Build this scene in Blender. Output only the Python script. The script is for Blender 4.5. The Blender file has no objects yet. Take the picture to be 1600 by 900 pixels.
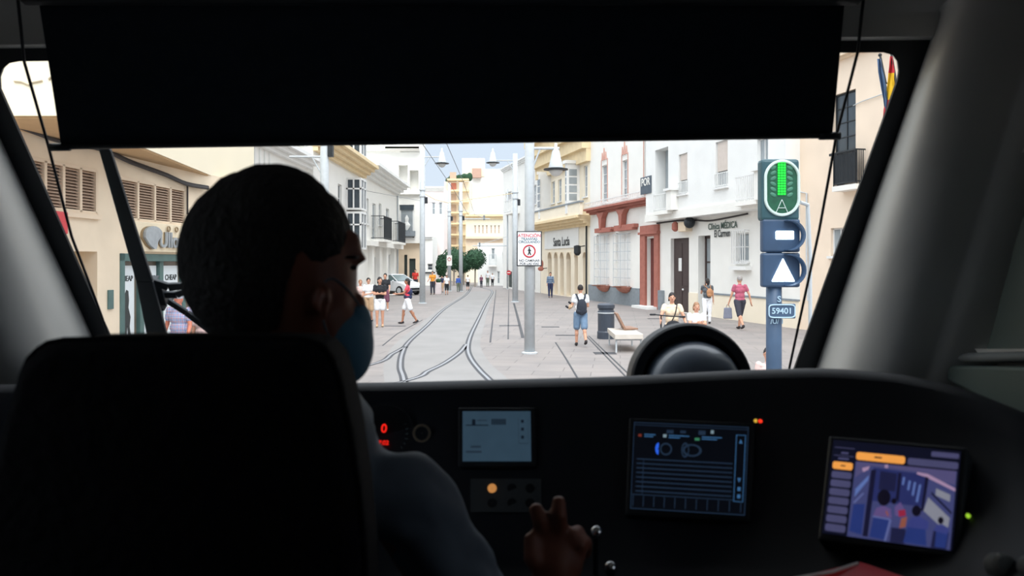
import bpy, math, random
from mathutils import Vector, Matrix, noise as mnoise
random.seed(7)
SC = bpy.context.scene
C = SC.collection
FP = 1200.0; HZ = 410.0; EYE = 2.3          # focal length in pixels, horizon row, eye height above the street
# ------------------------------------------------------------ camera, sky, sun, exposure
cam_d = bpy.data.cameras.new('camera'); cam = bpy.data.objects.new('camera', cam_d); C.objects.link(cam)
cam.location = (0, 0, EYE); cam.rotation_euler = (math.pi/2, 0, 0)
cam_d.sensor_width = 36; cam_d.lens = 27; cam_d.shift_y = -(450-HZ)/1600.0
cam_d.clip_start = 0.05; cam_d.clip_end = 400
cam_d.dof.use_dof = True; cam_d.dof.focus_distance = 22; cam_d.dof.aperture_fstop = 6.5
SC.camera = cam
w = bpy.data.worlds.new('sky'); SC.world = w; w.use_nodes = True
nt = w.node_tree; nt.nodes.clear()
tc = nt.nodes.new('ShaderNodeTexCoord'); sp = nt.nodes.new('ShaderNodeSeparateXYZ'); rp = nt.nodes.new('ShaderNodeValToRGB')
bg = nt.nodes.new('ShaderNodeBackground'); out = nt.nodes.new('ShaderNodeOutputWorld')
nt.links.new(tc.outputs['Generated'], sp.inputs[0]); nt.links.new(sp.outputs['Z'], rp.inputs[0])
nt.links.new(rp.outputs[0], bg.inputs[0]); nt.links.new(bg.outputs[0], out.inputs[0])
rp.color_ramp.elements[0].position = 0.0; rp.color_ramp.elements[0].color = (.255, .28, .31, 1)
rp.color_ramp.elements[1].position = 0.9; rp.color_ramp.elements[1].color = (.92, .95, 1.0, 1)
e = rp.color_ramp.elements.new(.16); e.color = (.236, .268, .312, 1)
bg.inputs[1].default_value = 3.1
sun_d = bpy.data.lights.new('sun', 'SUN'); sun = bpy.data.objects.new('sun', sun_d); C.objects.link(sun)
sun.rotation_euler = (math.radians(38), math.radians(4), 0); sun_d.energy = 2.3; sun_d.angle = math.radians(35); sun_d.color = (1, .97, .92)
sun['kind'] = 'helper'
SC.view_settings.view_transform = 'Standard'; SC.view_settings.look = 'None'
SC.view_settings.gamma = 1; SC.view_settings.use_curve_mapping = False; SC.view_settings.exposure = 0.15

# ------------------------------------------------------------ helpers
def W(px, py, d): return Vector(((px-800)/FP*d, d, EYE-(py-HZ)/FP*d))
def G(px, py, z=0.0):
    d = (EYE-z)*FP/(py-HZ); return Vector(((px-800)/FP*d, d, z))
def s2l(c): c = c/255.0; return c/12.92 if c <= .04045 else ((c+.055)/1.055)**2.4
MATS = {}
def mat(name, rgb, rough=.7, metal=0, var=.06, scale=6, bump=0.0, emit=0, spec=.5, coat=0, kind='noise', rgb2=None):
    if name in MATS: return MATS[name]
    m = bpy.data.materials.new(name); m.use_nodes = True; t = m.node_tree; b = t.nodes['Principled BSDF']
    c = [s2l(v) for v in rgb]
    b.inputs['Roughness'].default_value = rough; b.inputs['Metallic'].default_value = metal
    b.inputs['Specular IOR Level'].default_value = spec; b.inputs['Coat Weight'].default_value = coat
    co = t.nodes.new('ShaderNodeTexCoord')
    n = t.nodes.new('ShaderNodeTexNoise'); n.inputs['Scale'].default_value = scale; n.inputs['Detail'].default_value = 4
    t.links.new(co.outputs['Object'], n.inputs['Vector'])
    r = t.nodes.new('ShaderNodeValToRGB'); t.links.new(n.outputs['Fac'], r.inputs[0])
    r.color_ramp.elements[0].position = .3; r.color_ramp.elements[1].position = .7
    c2 = [s2l(v) for v in rgb2] if rgb2 else [min(1, v*(1+var)) for v in c]
    r.color_ramp.elements[0].color = (*[v*(1-var) for v in c], 1); r.color_ramp.elements[1].color = (*c2, 1)
    t.links.new(r.outputs[0], b.inputs['Base Color'])
    if bump:
        bp = t.nodes.new('ShaderNodeBump'); bp.inputs['Strength'].default_value = bump; bp.inputs['Distance'].default_value = .02
        t.links.new(n.outputs['Fac'], bp.inputs['Height']); t.links.new(bp.outputs[0], b.inputs['Normal'])
    if emit:
        t.links.new(r.outputs[0], b.inputs['Emission Color']); b.inputs['Emission Strength'].default_value = emit
    MATS[name] = m; return m
def glow(name, rgb, s=1.0):
    """a lamp or lit display: emits, barely reflects"""
    if name in MATS: return MATS[name]
    m = mat(name, rgb, rough=.5, var=.04, scale=40, emit=s, spec=.1)
    b = m.node_tree.nodes['Principled BSDF']
    for l in list(b.inputs['Base Color'].links): m.node_tree.links.remove(l)
    b.inputs['Base Color'].default_value = (.01, .01, .01, 1)
    return m
def glassmat(name, tint=(.93, .96, .96), gl=1.0):
    m = bpy.data.materials.new(name); m.use_nodes = True; t = m.node_tree; t.nodes.clear()
    o = t.nodes.new('ShaderNodeOutputMaterial'); mx = t.nodes.new('ShaderNodeMixShader'); tr = t.nodes.new('ShaderNodeBsdfTransparent')
    g = t.nodes.new('ShaderNodeBsdfGlossy'); f = t.nodes.new('ShaderNodeLayerWeight'); f.inputs[0].default_value = .3; pw = t.nodes.new('ShaderNodeMath'); pw.operation = 'POWER'; pw.inputs[1].default_value = 3; ma = t.nodes.new('ShaderNodeMath'); ma.operation = 'MULTIPLY_ADD'; ma.inputs[1].default_value = .5; ma.inputs[2].default_value = .02; g.inputs['Roughness'].default_value = .02
    tr.inputs[0].default_value = (*tint, 1); g.inputs[0].default_value = (.8*gl, .85*gl, .9*gl, 1)
    t.links.new(f.outputs['Facing'], pw.inputs[0]); t.links.new(pw.outputs[0], ma.inputs[0]); t.links.new(ma.outputs[0], mx.inputs[0]); t.links.new(tr.outputs[0], mx.inputs[1]); t.links.new(g.outputs[0], mx.inputs[2]); t.links.new(mx.outputs[0], o.inputs[0])
    MATS[name] = m; return m

def link(o, parent=None):
    C.objects.link(o)
    if parent is not None:
        o.parent = parent; o.matrix_parent_inverse = parent_world(parent).inverted()
    return o
def parent_world(p):
    m = p.matrix_basis.copy()
    if p.parent: m = parent_world(p.parent) @ p.matrix_parent_inverse @ m
    return m
def tag(o, label=None, cat=None, group=None, kind=None):
    if label: o['label'] = label
    if cat: o['category'] = cat
    if group: o['group'] = group
    if kind: o['kind'] = kind
    return o
def thing(name, loc, label, cat, group=None):
    o = bpy.data.objects.new(name, None); o.empty_display_size = .1; o.location = loc; C.objects.link(o)
    return tag(o, label, cat, group)
def kids(o): return [c for c in bpy.data.objects if c.parent == o]
def dup(o, delta=(0, 0, 0), rotz=0, label=None, parent=None):
    ch = kids(o); c = o.copy(); C.objects.link(c)
    if parent is None: c.location = Vector(o.location)+Vector(delta); c.rotation_euler.z += rotz
    else: c.parent = parent
    for k in ch: dup(k, parent=c)
    if label: c['label'] = label
    return c

class MB:
    def __init__(s): s.v = []; s.f = []; s.mi = []; s.m = 0
    def add(s, vs, fs):
        o = len(s.v); s.v += [tuple(v) for v in vs]
        for f in fs: s.f.append([i+o for i in f]); s.mi.append(s.m)
        return s
    def hexa(s, p):   # 8 points: 0-3 bottom loop, 4-7 top loop
        return s.add(p, [(3,2,1,0),(4,5,6,7),(0,1,5,4),(1,2,6,5),(2,3,7,6),(3,0,4,7)])
    def box(s, a, b, M=None):
        x0,x1 = sorted((a[0],b[0])); y0,y1 = sorted((a[1],b[1])); z0,z1 = sorted((a[2],b[2]))
        p = [Vector(q) for q in ((x0,y0,z0),(x1,y0,z0),(x1,y1,z0),(x0,y1,z0),(x0,y0,z1),(x1,y0,z1),(x1,y1,z1),(x0,y1,z1))]
        if M is not None: p = [M @ q for q in p]
        return s.hexa(p)
    def tube(s, pts, r, seg=10, cap=True):
        pts = [Vector(p) for p in pts]; n = len(pts)
        rs = r if isinstance(r, (list, tuple)) else [r]*n
        vs = []; prev = None
        for i, p in enumerate(pts):
            t = (pts[min(i+1, n-1)]-pts[max(i-1, 0)]).normalized()
            a = prev if prev is not None else (Vector((0,0,1)) if abs(t.z) < .9 else Vector((1,0,0)))
            u = (a - t*a.dot(t))
            if u.length < 1e-5: u = t.orthogonal()
            u.normalize(); q = t.cross(u); prev = u
            for k in range(seg):
                an = 2*math.pi*k/seg; vs.append(p+(u*math.cos(an)+q*math.sin(an))*rs[i])
        fs = [(i*seg+k, i*seg+(k+1) % seg, (i+1)*seg+(k+1) % seg, (i+1)*seg+k) for i in range(n-1) for k in range(seg)]
        if cap: fs += [tuple(reversed(range(seg))), tuple((n-1)*seg+k for k in range(seg))]
        return s.add(vs, fs)
    def lathe(s, prof, c=(0,0,0), seg=24, M=None):   # prof: (r, z) list about the z axis
        vs = []; n = len(prof)
        for r, z in prof:
            for k in range(seg):
                a = 2*math.pi*k/seg; q = Vector((r*math.cos(a), r*math.sin(a), z))
                if M is not None: q = M @ q
                vs.append(q+Vector(c))
        fs = [(i*seg+k, i*seg+(k+1) % seg, (i+1)*seg+(k+1) % seg, (i+1)*seg+k) for i in range(n-1) for k in range(seg)]
        fs += [tuple(reversed(range(seg))), tuple((n-1)*seg+k for k in range(seg))]
        return s.add(vs, fs)
    def prism(s, poly, ext):   # polygon of 3d points swept by ext
        n = len(poly); ext = Vector(ext); vs = [Vector(p) for p in poly]+[Vector(p)+ext for p in poly]
        return s.add(vs, [tuple(reversed(range(n))), tuple(range(n, 2*n))]+[(i, (i+1) % n, n+(i+1) % n, n+i) for i in range(n)])
    def ell(s, c, r, M=None, seg=14, ring=9):
        vs = []; c = Vector(c)
        r = (r, r, r) if not isinstance(r, (tuple, list)) else r
        for i in range(ring+1):
            ph = math.pi*i/ring
            for k in range(seg):
                th = 2*math.pi*k/seg; q = Vector((r[0]*math.sin(ph)*math.cos(th), r[1]*math.sin(ph)*math.sin(th), -r[2]*math.cos(ph)))
                if M is not None: q = M @ q
                vs.append(c+q)
        fs = [(i*seg+k, i*seg+(k+1) % seg, (i+1)*seg+(k+1) % seg, (i+1)*seg+k) for i in range(ring) for k in range(seg)]
        return s.add(vs, fs)
    def cap(s, a, b, ra, rb, seg=12):   # rounded tapered limb
        a = Vector(a); b = Vector(b); t = b-a; L = max(t.length, 1e-5); t.normalize()
        pts = []; rs = []
        for i in range(4):
            an = math.pi/2*(1-i/4.0)
            pts.append(a-t*ra*math.sin(an)); rs.append(max(ra*math.cos(an), ra*.05))
        pts += [a, b]; rs += [ra, rb]
        for i in range(1, 5):
            an = math.pi/2*i/4.0
            pts.append(b+t*rb*math.sin(an)); rs.append(max(rb*math.cos(an), rb*.05))
        return s.tube(pts, rs, seg)
    def obj(s, name, material, parent=None, smooth=False, bevel=0, seg=2):
        me = bpy.data.meshes.new(name); me.from_pydata(s.v, [], s.f)
        ms = material if isinstance(material, (list, tuple)) else [material]
        for m in ms: me.materials.append(m)
        for i, p in enumerate(me.polygons): p.material_index = s.mi[i]; p.use_smooth = smooth
        me.validate(); me.update()
        o = bpy.data.objects.new(name, me); link(o, parent)
        if bevel:
            b = o.modifiers.new('bevel', 'BEVEL'); b.width = bevel; b.segments = seg; b.limit_method = 'ANGLE'; b.angle_limit = .6
        return o
TMP = bpy.data.scenes.new('workshop')
def blob(mb, name, material, parent, voxel=.01, it=4, disp=0):
    """one continuous skin over overlapping limbs"""
    me = bpy.data.meshes.new(name); me.from_pydata(mb.v, [], mb.f)
    o = bpy.data.objects.new(name, me); TMP.collection.objects.link(o)
    r = o.modifiers.new('r', 'REMESH'); r.mode = 'VOXEL'; r.voxel_size = voxel; r.use_smooth_shade = True
    if it:
        sm = o.modifiers.new('s', 'SMOOTH'); sm.factor = .5; sm.iterations = it
    dg = TMP.view_layers[0].depsgraph; TMP.view_layers[0].update(); dg = TMP.view_layers[0].depsgraph
    m2 = bpy.data.meshes.new_from_object(o.evaluated_get(dg)); m2.name = name
    bpy.data.objects.remove(o); bpy.data.meshes.remove(me)
    if disp:
        n = len(m2.vertices); co = [0.0]*(3*n); no = [0.0]*(3*n); m2.vertices.foreach_get('co', co); m2.vertices.foreach_get('normal', no); q = 1/disp[1]
        for i in range(0, 3*n, 3):
            k = mnoise.noise((co[i]*q, co[i+1]*q, co[i+2]*q))*disp[0]
            co[i] += no[i]*k; co[i+1] += no[i+1]*k; co[i+2] += no[i+2]*k
        m2.vertices.foreach_set('co', co); m2.update()
    m2.materials.clear(); m2.materials.append(material)
    m2.polygons.foreach_set('use_smooth', [True]*len(m2.polygons)); m2.polygons.foreach_set('material_index', [0]*len(m2.polygons))
    o2 = bpy.data.objects.new(name, m2); link(o2, parent); return o2
def text(body, size, M, material, parent, name='lettering', ext=.004, align='CENTER', sx=1.0):
    cu = bpy.data.curves.new('t', 'FONT'); cu.body = body; cu.size = size; cu.extrude = ext; cu.align_x = align; cu.align_y = 'CENTER'; cu.offset = size*.015
    o = bpy.data.objects.new('t', cu); TMP.collection.objects.link(o)
    TMP.view_layers[0].update(); dg = TMP.view_layers[0].depsgraph
    me = bpy.data.meshes.new_from_object(o.evaluated_get(dg)); bpy.data.objects.remove(o); bpy.data.curves.remove(cu)
    me.transform(M @ Matrix.Diagonal((sx, 1, 1, 1))); me.materials.clear(); me.materials.append(material); me.name = name
    o2 = bpy.data.objects.new(name, me); link(o2, parent); return o2
def frame(o, x, y):   # matrix with origin o, local x and y axes
    x = Vector(x).normalized(); y = Vector(y); y = (y-x*y.dot(x)).normalized(); z = x.cross(y)
    return Matrix(((x.x, y.x, z.x, o[0]), (x.y, y.y, z.y, o[1]), (x.z, y.z, z.z, o[2]), (0, 0, 0, 1)))
def smooth_path(p, n=8):
    p = [Vector(q) for q in p]; r = []
    for i in range(len(p)-1):
        a = p[max(i-1, 0)]; b = p[i]; c = p[i+1]; d = p[min(i+2, len(p)-1)]
        for k in range(n):
            t = k/n; r.append(.5*((2*b)+(-a+c)*t+(2*a-5*b+4*c-d)*t*t+(-a+3*b-3*c+d)*t**3))
    return r+[p[-1]]
def ribbon(mb, pts, w, z0, z1):
    pts = [Vector(p) for p in pts]; n = len(pts); vs = []
    for i, p in enumerate(pts):
        t = pts[min(i+1, n-1)]-pts[max(i-1, 0)]; t.z = 0; t.normalize(); q = Vector((t.y, -t.x, 0))*w/2
        for a, z in ((-1, z0), (1, z0), (1, z1), (-1, z1)): vs.append(Vector((p.x, p.y, z))+q*a)
    fs = []
    for i in range(n-1):
        for k in range(4): fs.append((i*4+k, i*4+(k+1) % 4, (i+1)*4+(k+1) % 4, (i+1)*4+k))
    fs += [(3, 2, 1, 0), tuple((n-1)*4+k for k in range(4))]
    return mb.add(vs, fs)

# ------------------------------------------------------------ materials
m_white = mat('white_render', (236, 234, 228), .85, var=.03, scale=1.5)
m_cool = mat('cool_white_render', (232, 232, 229), .85, var=.04, scale=1.2)
m_cream = mat('cream_render', (240, 228, 206), .85, var=.03, scale=1.2)
m_tan = mat('tan_render', (230, 210, 184), .85, var=.05, scale=1.5)
m_pink = mat('pale_pink_render', (238, 226, 222), .85, var=.04, scale=1.5)
m_ochre = mat('ochre_moulding', (230, 208, 168), .8, var=.08, scale=3)
m_pyel = mat('pale_yellow_render', (240, 233, 206), .85, var=.04, scale=1.5)
m_red = mat('terracotta_paint', (168, 104, 90), .8, var=.12, scale=5)
m_stone = mat('grey_stone_plinth', (132, 140, 146), .8, var=.12, scale=7)
m_arch = mat('sand_coloured_doors', (138, 112, 86), .7, var=.12, scale=4)
m_archd = mat('arch_surround', (232, 216, 190), .8, var=.05, scale=4)
m_dkdoor = mat('dark_brown_door', (66, 52, 50), .55, var=.15, scale=8)
m_glassd = mat('dark_window_glass', (62, 72, 80), .15, var=.15, scale=2)
m_glassm = mat('mid_window_glass', (150, 158, 162), .2, var=.12, scale=2)
m_wframe = mat('white_window_frame', (228, 228, 226), .5, var=.03)
m_gframe = mat('green_black_frame', (44, 58, 56), .5, var=.1)
m_louv = mat('louvre_brown', (192, 166, 144), .6, var=.08)
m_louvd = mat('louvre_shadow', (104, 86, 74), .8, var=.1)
m_teal = mat('teal_shopfront', (84, 112, 108), .5, var=.12, scale=5)
m_iron = mat('dark_ironwork', (46, 50, 54), .5, metal=.4, var=.1)
m_galv = mat('galvanised_steel', (190, 196, 200), .6, metal=0, var=.06, scale=9)
m_cable = mat('black_cable', (58, 54, 54), .8, var=.1)
m_text = mat('dark_letters', (58, 62, 62), .7, var=.05)
m_lred = mat('red_letters', (200, 60, 70), .6, var=.05)
m_lblue = mat('green_blue_letters', (50, 90, 104), .6, var=.05)
# ------------------------------------------------------------ the street itself
def paving():
    m = bpy.data.materials.new('street_slabs'); m.use_nodes = True; t = m.node_tree; b = t.nodes['Principled BSDF']
    co = t.nodes.new('ShaderNodeTexCoord'); br = t.nodes.new('ShaderNodeTexBrick'); mp = t.nodes.new('ShaderNodeMapping')
    mp.inputs['Rotation'].default_value = (0, 0, .14)
    t.links.new(co.outputs['Object'], mp.inputs[0]); t.links.new(mp.outputs[0], br.inputs['Vector'])
    br.inputs['Scale'].default_value = 1.0; br.inputs['Brick Width'].default_value = 1.2; br.inputs['Row Height'].default_value = .6
    br.inputs['Mortar Size'].default_value = .012; br.inputs['Color1'].default_value = (.275, .252, .242, 1); br.inputs['Color2'].default_value = (.25, .23, .222, 1)
    br.inputs['Mortar'].default_value = (.17, .158, .152, 1)
    n = t.nodes.new('ShaderNodeTexNoise'); n.inputs['Scale'].default_value = .7; n.inputs['Detail'].default_value = 8; t.links.new(co.outputs['Object'], n.inputs['Vector'])
    r = t.nodes.new('ShaderNodeValToRGB'); r.color_ramp.elements[0].position = .35; r.color_ramp.elements[1].position = .65
    r.color_ramp.elements[0].color = (.86, .86, .87, 1); r.color_ramp.elements[1].color = (1.05, 1.02, 1.0, 1); t.links.new(n.outputs['Fac'], r.inputs[0])
    mx = t.nodes.new('ShaderNodeMix'); mx.data_type = 'RGBA'; mx.blend_type = 'MULTIPLY'; mx.inputs[0].default_value = 1
    t.links.new(br.outputs[0], mx.inputs[6]); t.links.new(r.outputs[0], mx.inputs[7]); t.links.new(mx.outputs[2], b.inputs['Base Color'])
    b.inputs['Roughness'].default_value = .75
    return m
mb = MB(); mb.box((-60, -12, -.3), (60, 140, 0)); tag(mb.obj('street_pavement', paving()), kind='structure')
m_slab = mat('track_concrete', (138, 136, 135), .8, var=.07, scale=.8)
m_groove = mat('rail_groove', (54, 55, 60), .6, var=.1, scale=10)
m_steel = mat('worn_rail_steel', (150, 152, 158), .35, metal=.3, var=.06, scale=10)
railL = [(-4.0, 78), G(729, 460), G(695.5, 482), G(667, 509), G(640, 533), G(629, 551), G(625.5, 573), G(631, 593), (-1.55, 11.5), (-1.0, 8), (-.90, 4), (-.9, -4)]
railR = [(-5.4, 84), (-2.6, 69), G(769, 455.5), G(760, 473), G(747, 500), G(735.5, 524), G(731, 544), G(735.5, 560), G(749, 578), G(764, 593), (.2, 11.5), (.55, 8), (.58, 4), (.58, -4)]
brL = [G(633, 542), G(613, 553), G(575.5, 571), (-5.2, 13.0), (-7.5, 9.5), (-10, 6)]
brR = [G(729, 538), G(718, 551), G(695.5, 567), G(669, 580), G(642, 593), (-3.4, 12.2), (-5.6, 8.2), (-8.5, 4)]
def V3(p): return Vector((p[0], p[1], 0))
def rail(pts, label, n=7, w=.17):
    pts = smooth_path([V3(p) for p in pts], n); r = thing('tram_rail', (pts[0].x, pts[0].y, 0), label, 'tram rail')
    a = MB(); ribbon(a, pts, w, -.02, .004); a.obj('groove', m_groove, r)
    a = MB(); ribbon(a, pts, w*.34, -.02, .009); a.obj('rail_head', m_steel, r)
a = MB(); lp = smooth_path([V3(p) for p in railL], 4); rp_ = smooth_path([V3(p) for p in railR], 4)
mid = []
for p in lp:
    q = min(rp_, key=lambda k: (k-p).length); mid.append((p+q)/2)
ribbon(a, mid[3:], 2.4, -.1, .002)
tag(a.obj('track_pavement', m_slab), kind='structure')
rail(railL, 'steel tram rail curving down the street, the one nearer the shops and car')
rail(railR, 'steel tram rail curving down the street, the one nearer the sign pole')
rail(brL, 'steel branch rail peeling away towards the arcade shops, outer of two')
rail(brR, 'steel branch rail crossing between the two main rails near the windscreen')
def line(pts, label, w=.05, z=.006):
    pts = [V3(p) for p in pts]; a = MB(); ribbon(a, pts, w, -.02, z)
    tag(a.obj('drainage_slot', m_groove), label, 'drain slot')
line([G(775, 453), G(772, 480), G(766, 535)], 'thin dark drainage slot in the paving beside the curving tram rail', .05)
line([G(795, 453), G(794, 530)], 'thin straight drainage slot between the rails and the sign pole', .04)
line([G(803, 474), G(810, 500), G(817, 528)], 'paired drainage slot running from behind the farther pole to the sign pole', .10)
line([G(868, 535), G(884, 560), G(903, 592)], 'single thin drainage slot beside the walking man with the backpack', .04)
line([G(916, 525), G(942, 552), G(979, 590)], 'dark drainage slot past the litter bin, the one of two nearer the walking man', .04)
line([G(920, 525), G(948, 552), G(988, 590)], 'dark drainage slot past the litter bin, the one of two nearer the bench', .04)
line([G(660, 500), G(620, 522), G(598, 540)], 'faint long drainage slot on the paving by the walking girl', .04)
def cover(p0, p1, dep, label):
    a = G(*p0); b = G(*p1); mbx = MB(); mbx.box((a.x, a.y-dep/2, -.02), (b.x, a.y+dep/2, .006)); tag(mbx.obj('drain_cover', m_groove), label, 'drain cover')
cover((868, 524), (900, 524), .3, 'dark drain cover in the paving in front of the walking man')
cover((846, 511), (874, 511), .3, 'small dark drain cover between sign pole and walking man')
cover((928, 552), (962, 552), .45, 'square dark drain cover on the double slot beyond the bench')
cover((780, 509), (812, 509), .3, 'dark drain strip in the paving just behind the sign pole')
cover((601, 509.5), (634, 509.5), .25, 'dark drain strip between the two standing girls')
cover((1012, 498), (1034, 498), .3, 'dark drain cover behind the bench')

# ------------------------------------------------------------ facades
class Fac:
    def __init__(s, p0, p1, side):
        s.o = Vector((p0[0], p0[1], 0)); t = Vector((p1[0], p1[1], 0))-s.o; s.L = t.length; s.t = t.normalized()
        s.n = Vector((s.t.y, -s.t.x, 0))*side
    def w(s, u, z, n=0): return s.o+s.t*u+s.n*n+Vector((0, 0, z))
    def s(s, px, n=0):
        o = s.o+s.n*n; k = (px-800)/FP   # o.x+u*tx = k*(o.y+u*ty)
        return (k*o.y-o.x)/(s.t.x-k*s.t.y)
    def z(s, px, py, n=0):
        u = s.s(px, n); return EYE+(HZ-py)*(s.w(u, 0, n).y)/FP
    def r(s, px0, px1, pyt, pyb, n=0, at=None):   # pixel rectangle -> u0,u1,z0,z1 ; heights read at px 'at'
        m = at if at is not None else (px0+px1)/2
        return (min(s.s(px0, n), s.s(px1, n)), max(s.s(px0, n), s.s(px1, n)), max(0, s.z(m, pyb, n)), s.z(m, pyt, n))
    def box(s, mb, u0, u1, z0, z1, n0, n1):
        p = [s.w(u, z, n) for z in (z0, z1) for u, n in ((u0, n0), (u1, n0), (u1, n1), (u0, n1))]
        return mb.hexa(p)
def building(F, u0, u1, H, depth, label, wall, cat='building', holes=(), name='building', z0=0, n0=0):
    root = thing(name, F.w((u0+u1)/2, z0, n0-depth/2), label, cat)
    us = sorted({u0, u1, *[h[0] for h in holes], *[h[1] for h in holes]}); zs = sorted({z0, H, *[h[2] for h in holes], *[h[3] for h in holes]})
    mb = MB()
    def q(a, b, c, d): mb.add([a, b, c, d], [(0, 1, 2, 3)])
    for i in range(len(us)-1):
        for j in range(len(zs)-1):
            cu = (us[i]+us[i+1])/2; cz = (zs[j]+zs[j+1])/2
            if any(h[0] < cu < h[1] and h[2] < cz < h[3] for h in holes): continue
            q(F.w(us[i], zs[j], n0), F.w(us[i+1], zs[j], n0), F.w(us[i+1], zs[j+1], n0), F.w(us[i], zs[j+1], n0))
    for h in holes:
        a, b, c, d = h[:4]; k = n0-(h[4] if len(h) > 4 else .22)
        q(F.w(a, c, n0), F.w(a, d, n0), F.w(a, d, k), F.w(a, c, k)); q(F.w(b, c, n0), F.w(b, c, k), F.w(b, d, k), F.w(b, d, n0))
        q(F.w(a, d, n0), F.w(b, d, n0), F.w(b, d, k), F.w(a, d, k)); q(F.w(a, c, n0), F.w(a, c, k), F.w(b, c, k), F.w(b, c, n0))
        q(F.w(a, c, k), F.w(b, c, k), F.w(b, d, k), F.w(a, d, k))
    k = n0-depth
    q(F.w(u0, z0, n0), F.w(u0, H, n0), F.w(u0, H, k), F.w(u0, z0, k)); q(F.w(u1, z0, n0), F.w(u1, z0, k), F.w(u1, H, k), F.w(u1, H, n0))
    q(F.w(u0, z0, k), F.w(u0, H, k), F.w(u1, H, k), F.w(u1, z0, k)); q(F.w(u0, H, n0), F.w(u1, H, n0), F.w(u1, H, k), F.w(u0, H, k))
    q(F.w(u0, z0, n0), F.w(u0, z0, k), F.w(u1, z0, k), F.w(u1, z0, n0))
    mb.obj('wall', wall, root); return root
def fbox(F, root, name, m, u0, u1, z0, z1, n0, n1, bevel=0):
    mb = MB(); F.box(mb, u0, u1, z0, z1, n0, n1); return mb.obj(name, m, root, bevel=bevel)
def window(F, root, h, fm=None, gm=None, nx=2, nz=3, n=-.12, fw=.05, name='window', sill=True):
    fm = fm or m_wframe; gm = gm or m_glassm; u0, u1, z0, z1 = h[:4]; mb = MB()
    for a, b, c, d in ((u0, u0+fw, z0, z1), (u1-fw, u1, z0, z1), (u0, u1, z0, z0+fw), (u0, u1, z1-fw, z1)): F.box(mb, a, b, c, d, n-.04, n+.03)
    for i in range(1, nx): u = u0+(u1-u0)*i/nx; F.box(mb, u-fw*.35, u+fw*.35, z0, z1, n-.03, n+.02)
    for i in range(1, nz): z = z0+(z1-z0)*i/nz; F.box(mb, u0, u1, z-fw*.3, z+fw*.3, n-.03, n+.02)
    if sill: F.box(mb, u0-.08, u1+.08, z0-.08, z0, n-.05, .1)
    o = mb.obj(name, fm, root); p = MB(); F.box(p, u0+fw*.5, u1-fw*.5, z0+fw*.5, z1-fw*.5, n-.02, n-.005); p.obj('pane', gm, o); return o
def balcony(F, root, u0, u1, z, n, m=None, name='balcony', hgt=1.0, slab=.16, pitch=.13, slabm=None):
    m = m or m_iron; s = fbox(F, root, name, slabm or m_white, u0, u1, z-slab, z, 0, n)
    mb = MB()
    for zz in (z+.08, z+hgt): F.box(mb, u0+.03, u1-.03, zz-.02, zz+.02, n-.06, n-.02)
    for uu in (u0+.05, u1-.05):
        for zz in (z+.08, z+hgt): F.box(mb, uu-.015, uu+.015, zz-.02, zz+.02, .02, n-.02)
        k = .1
        while k < n: F.box(mb, uu-.01, uu+.01, z, z+hgt, k-.01, k+.01); k += pitch
    u = u0+.05
    while u < u1: F.box(mb, u-.011, u+.011, z, z+hgt, n-.05, n-.03); u += pitch
    mb.obj('railing', m, s); return s
def grille(F, root, u0, u1, z0, z1, n=.12, m=None, nx=6, nz=5):
    mb = MB()
    for i in range(nx+1): u = u0+(u1-u0)*i/nx; F.box(mb, u-.012, u+.012, z0, z1, n-.012, n+.012)
    for i in range(nz+1):
        z = z0+(z1-z0)*i/nz; F.box(mb, u0, u1, z-.015, z+.015, n-.012, n+.012)
        for u in (u0, u1): F.box(mb, u-.012, u+.012, z-.015, z+.015, 0, n)
    return mb.obj('window_grille', m or m_wframe, root)
def cornice(F, root, u0, u1, z0, z1, n, m, steps=3, name='cornice'):
    mb = MB()
    for i in range(steps):
        a = z0+(z1-z0)*i/steps; b = z0+(z1-z0)*(i+1)/steps; F.box(mb, u0-.02*i, u1+.02*i, a, b, 0, n*(i+1)/steps)
    return mb.obj(name, m, root)

# right hand row: one straight line of buildings
R = Fac((1.55, 60), (12.3, 17), -1)
if R.n.x > 0: R.n = -R.n
# far white building beyond the cream corner house
h = [R.r(802, 806, 300, 330), R.r(802, 806, 345, 375), R.r(790, 799, 300, 325), R.r(828, 838, 290, 320), R.r(828, 838, 345, 372), R.r(826, 836, 400, 452), R.r(793, 800, 424, 449)]
b = building(R, R.s(786), R.s(844), 10.6, 8, 'tall plain white building standing behind the two grey poles', m_white, holes=h)
for q in h[:5]: window(R, b, q, nz=2)
for q in h[5:]: fbox(R, b, 'door', m_gframe, q[0], q[1], q[2], q[3], -.2, -.14)
balcony(R, b, R.s(800), R.s(812), R.z(806, 332), .7, m_wframe)
cornice(R, b, R.s(786), R.s(844), 10.4, 10.75, .3, m_cool)
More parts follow.
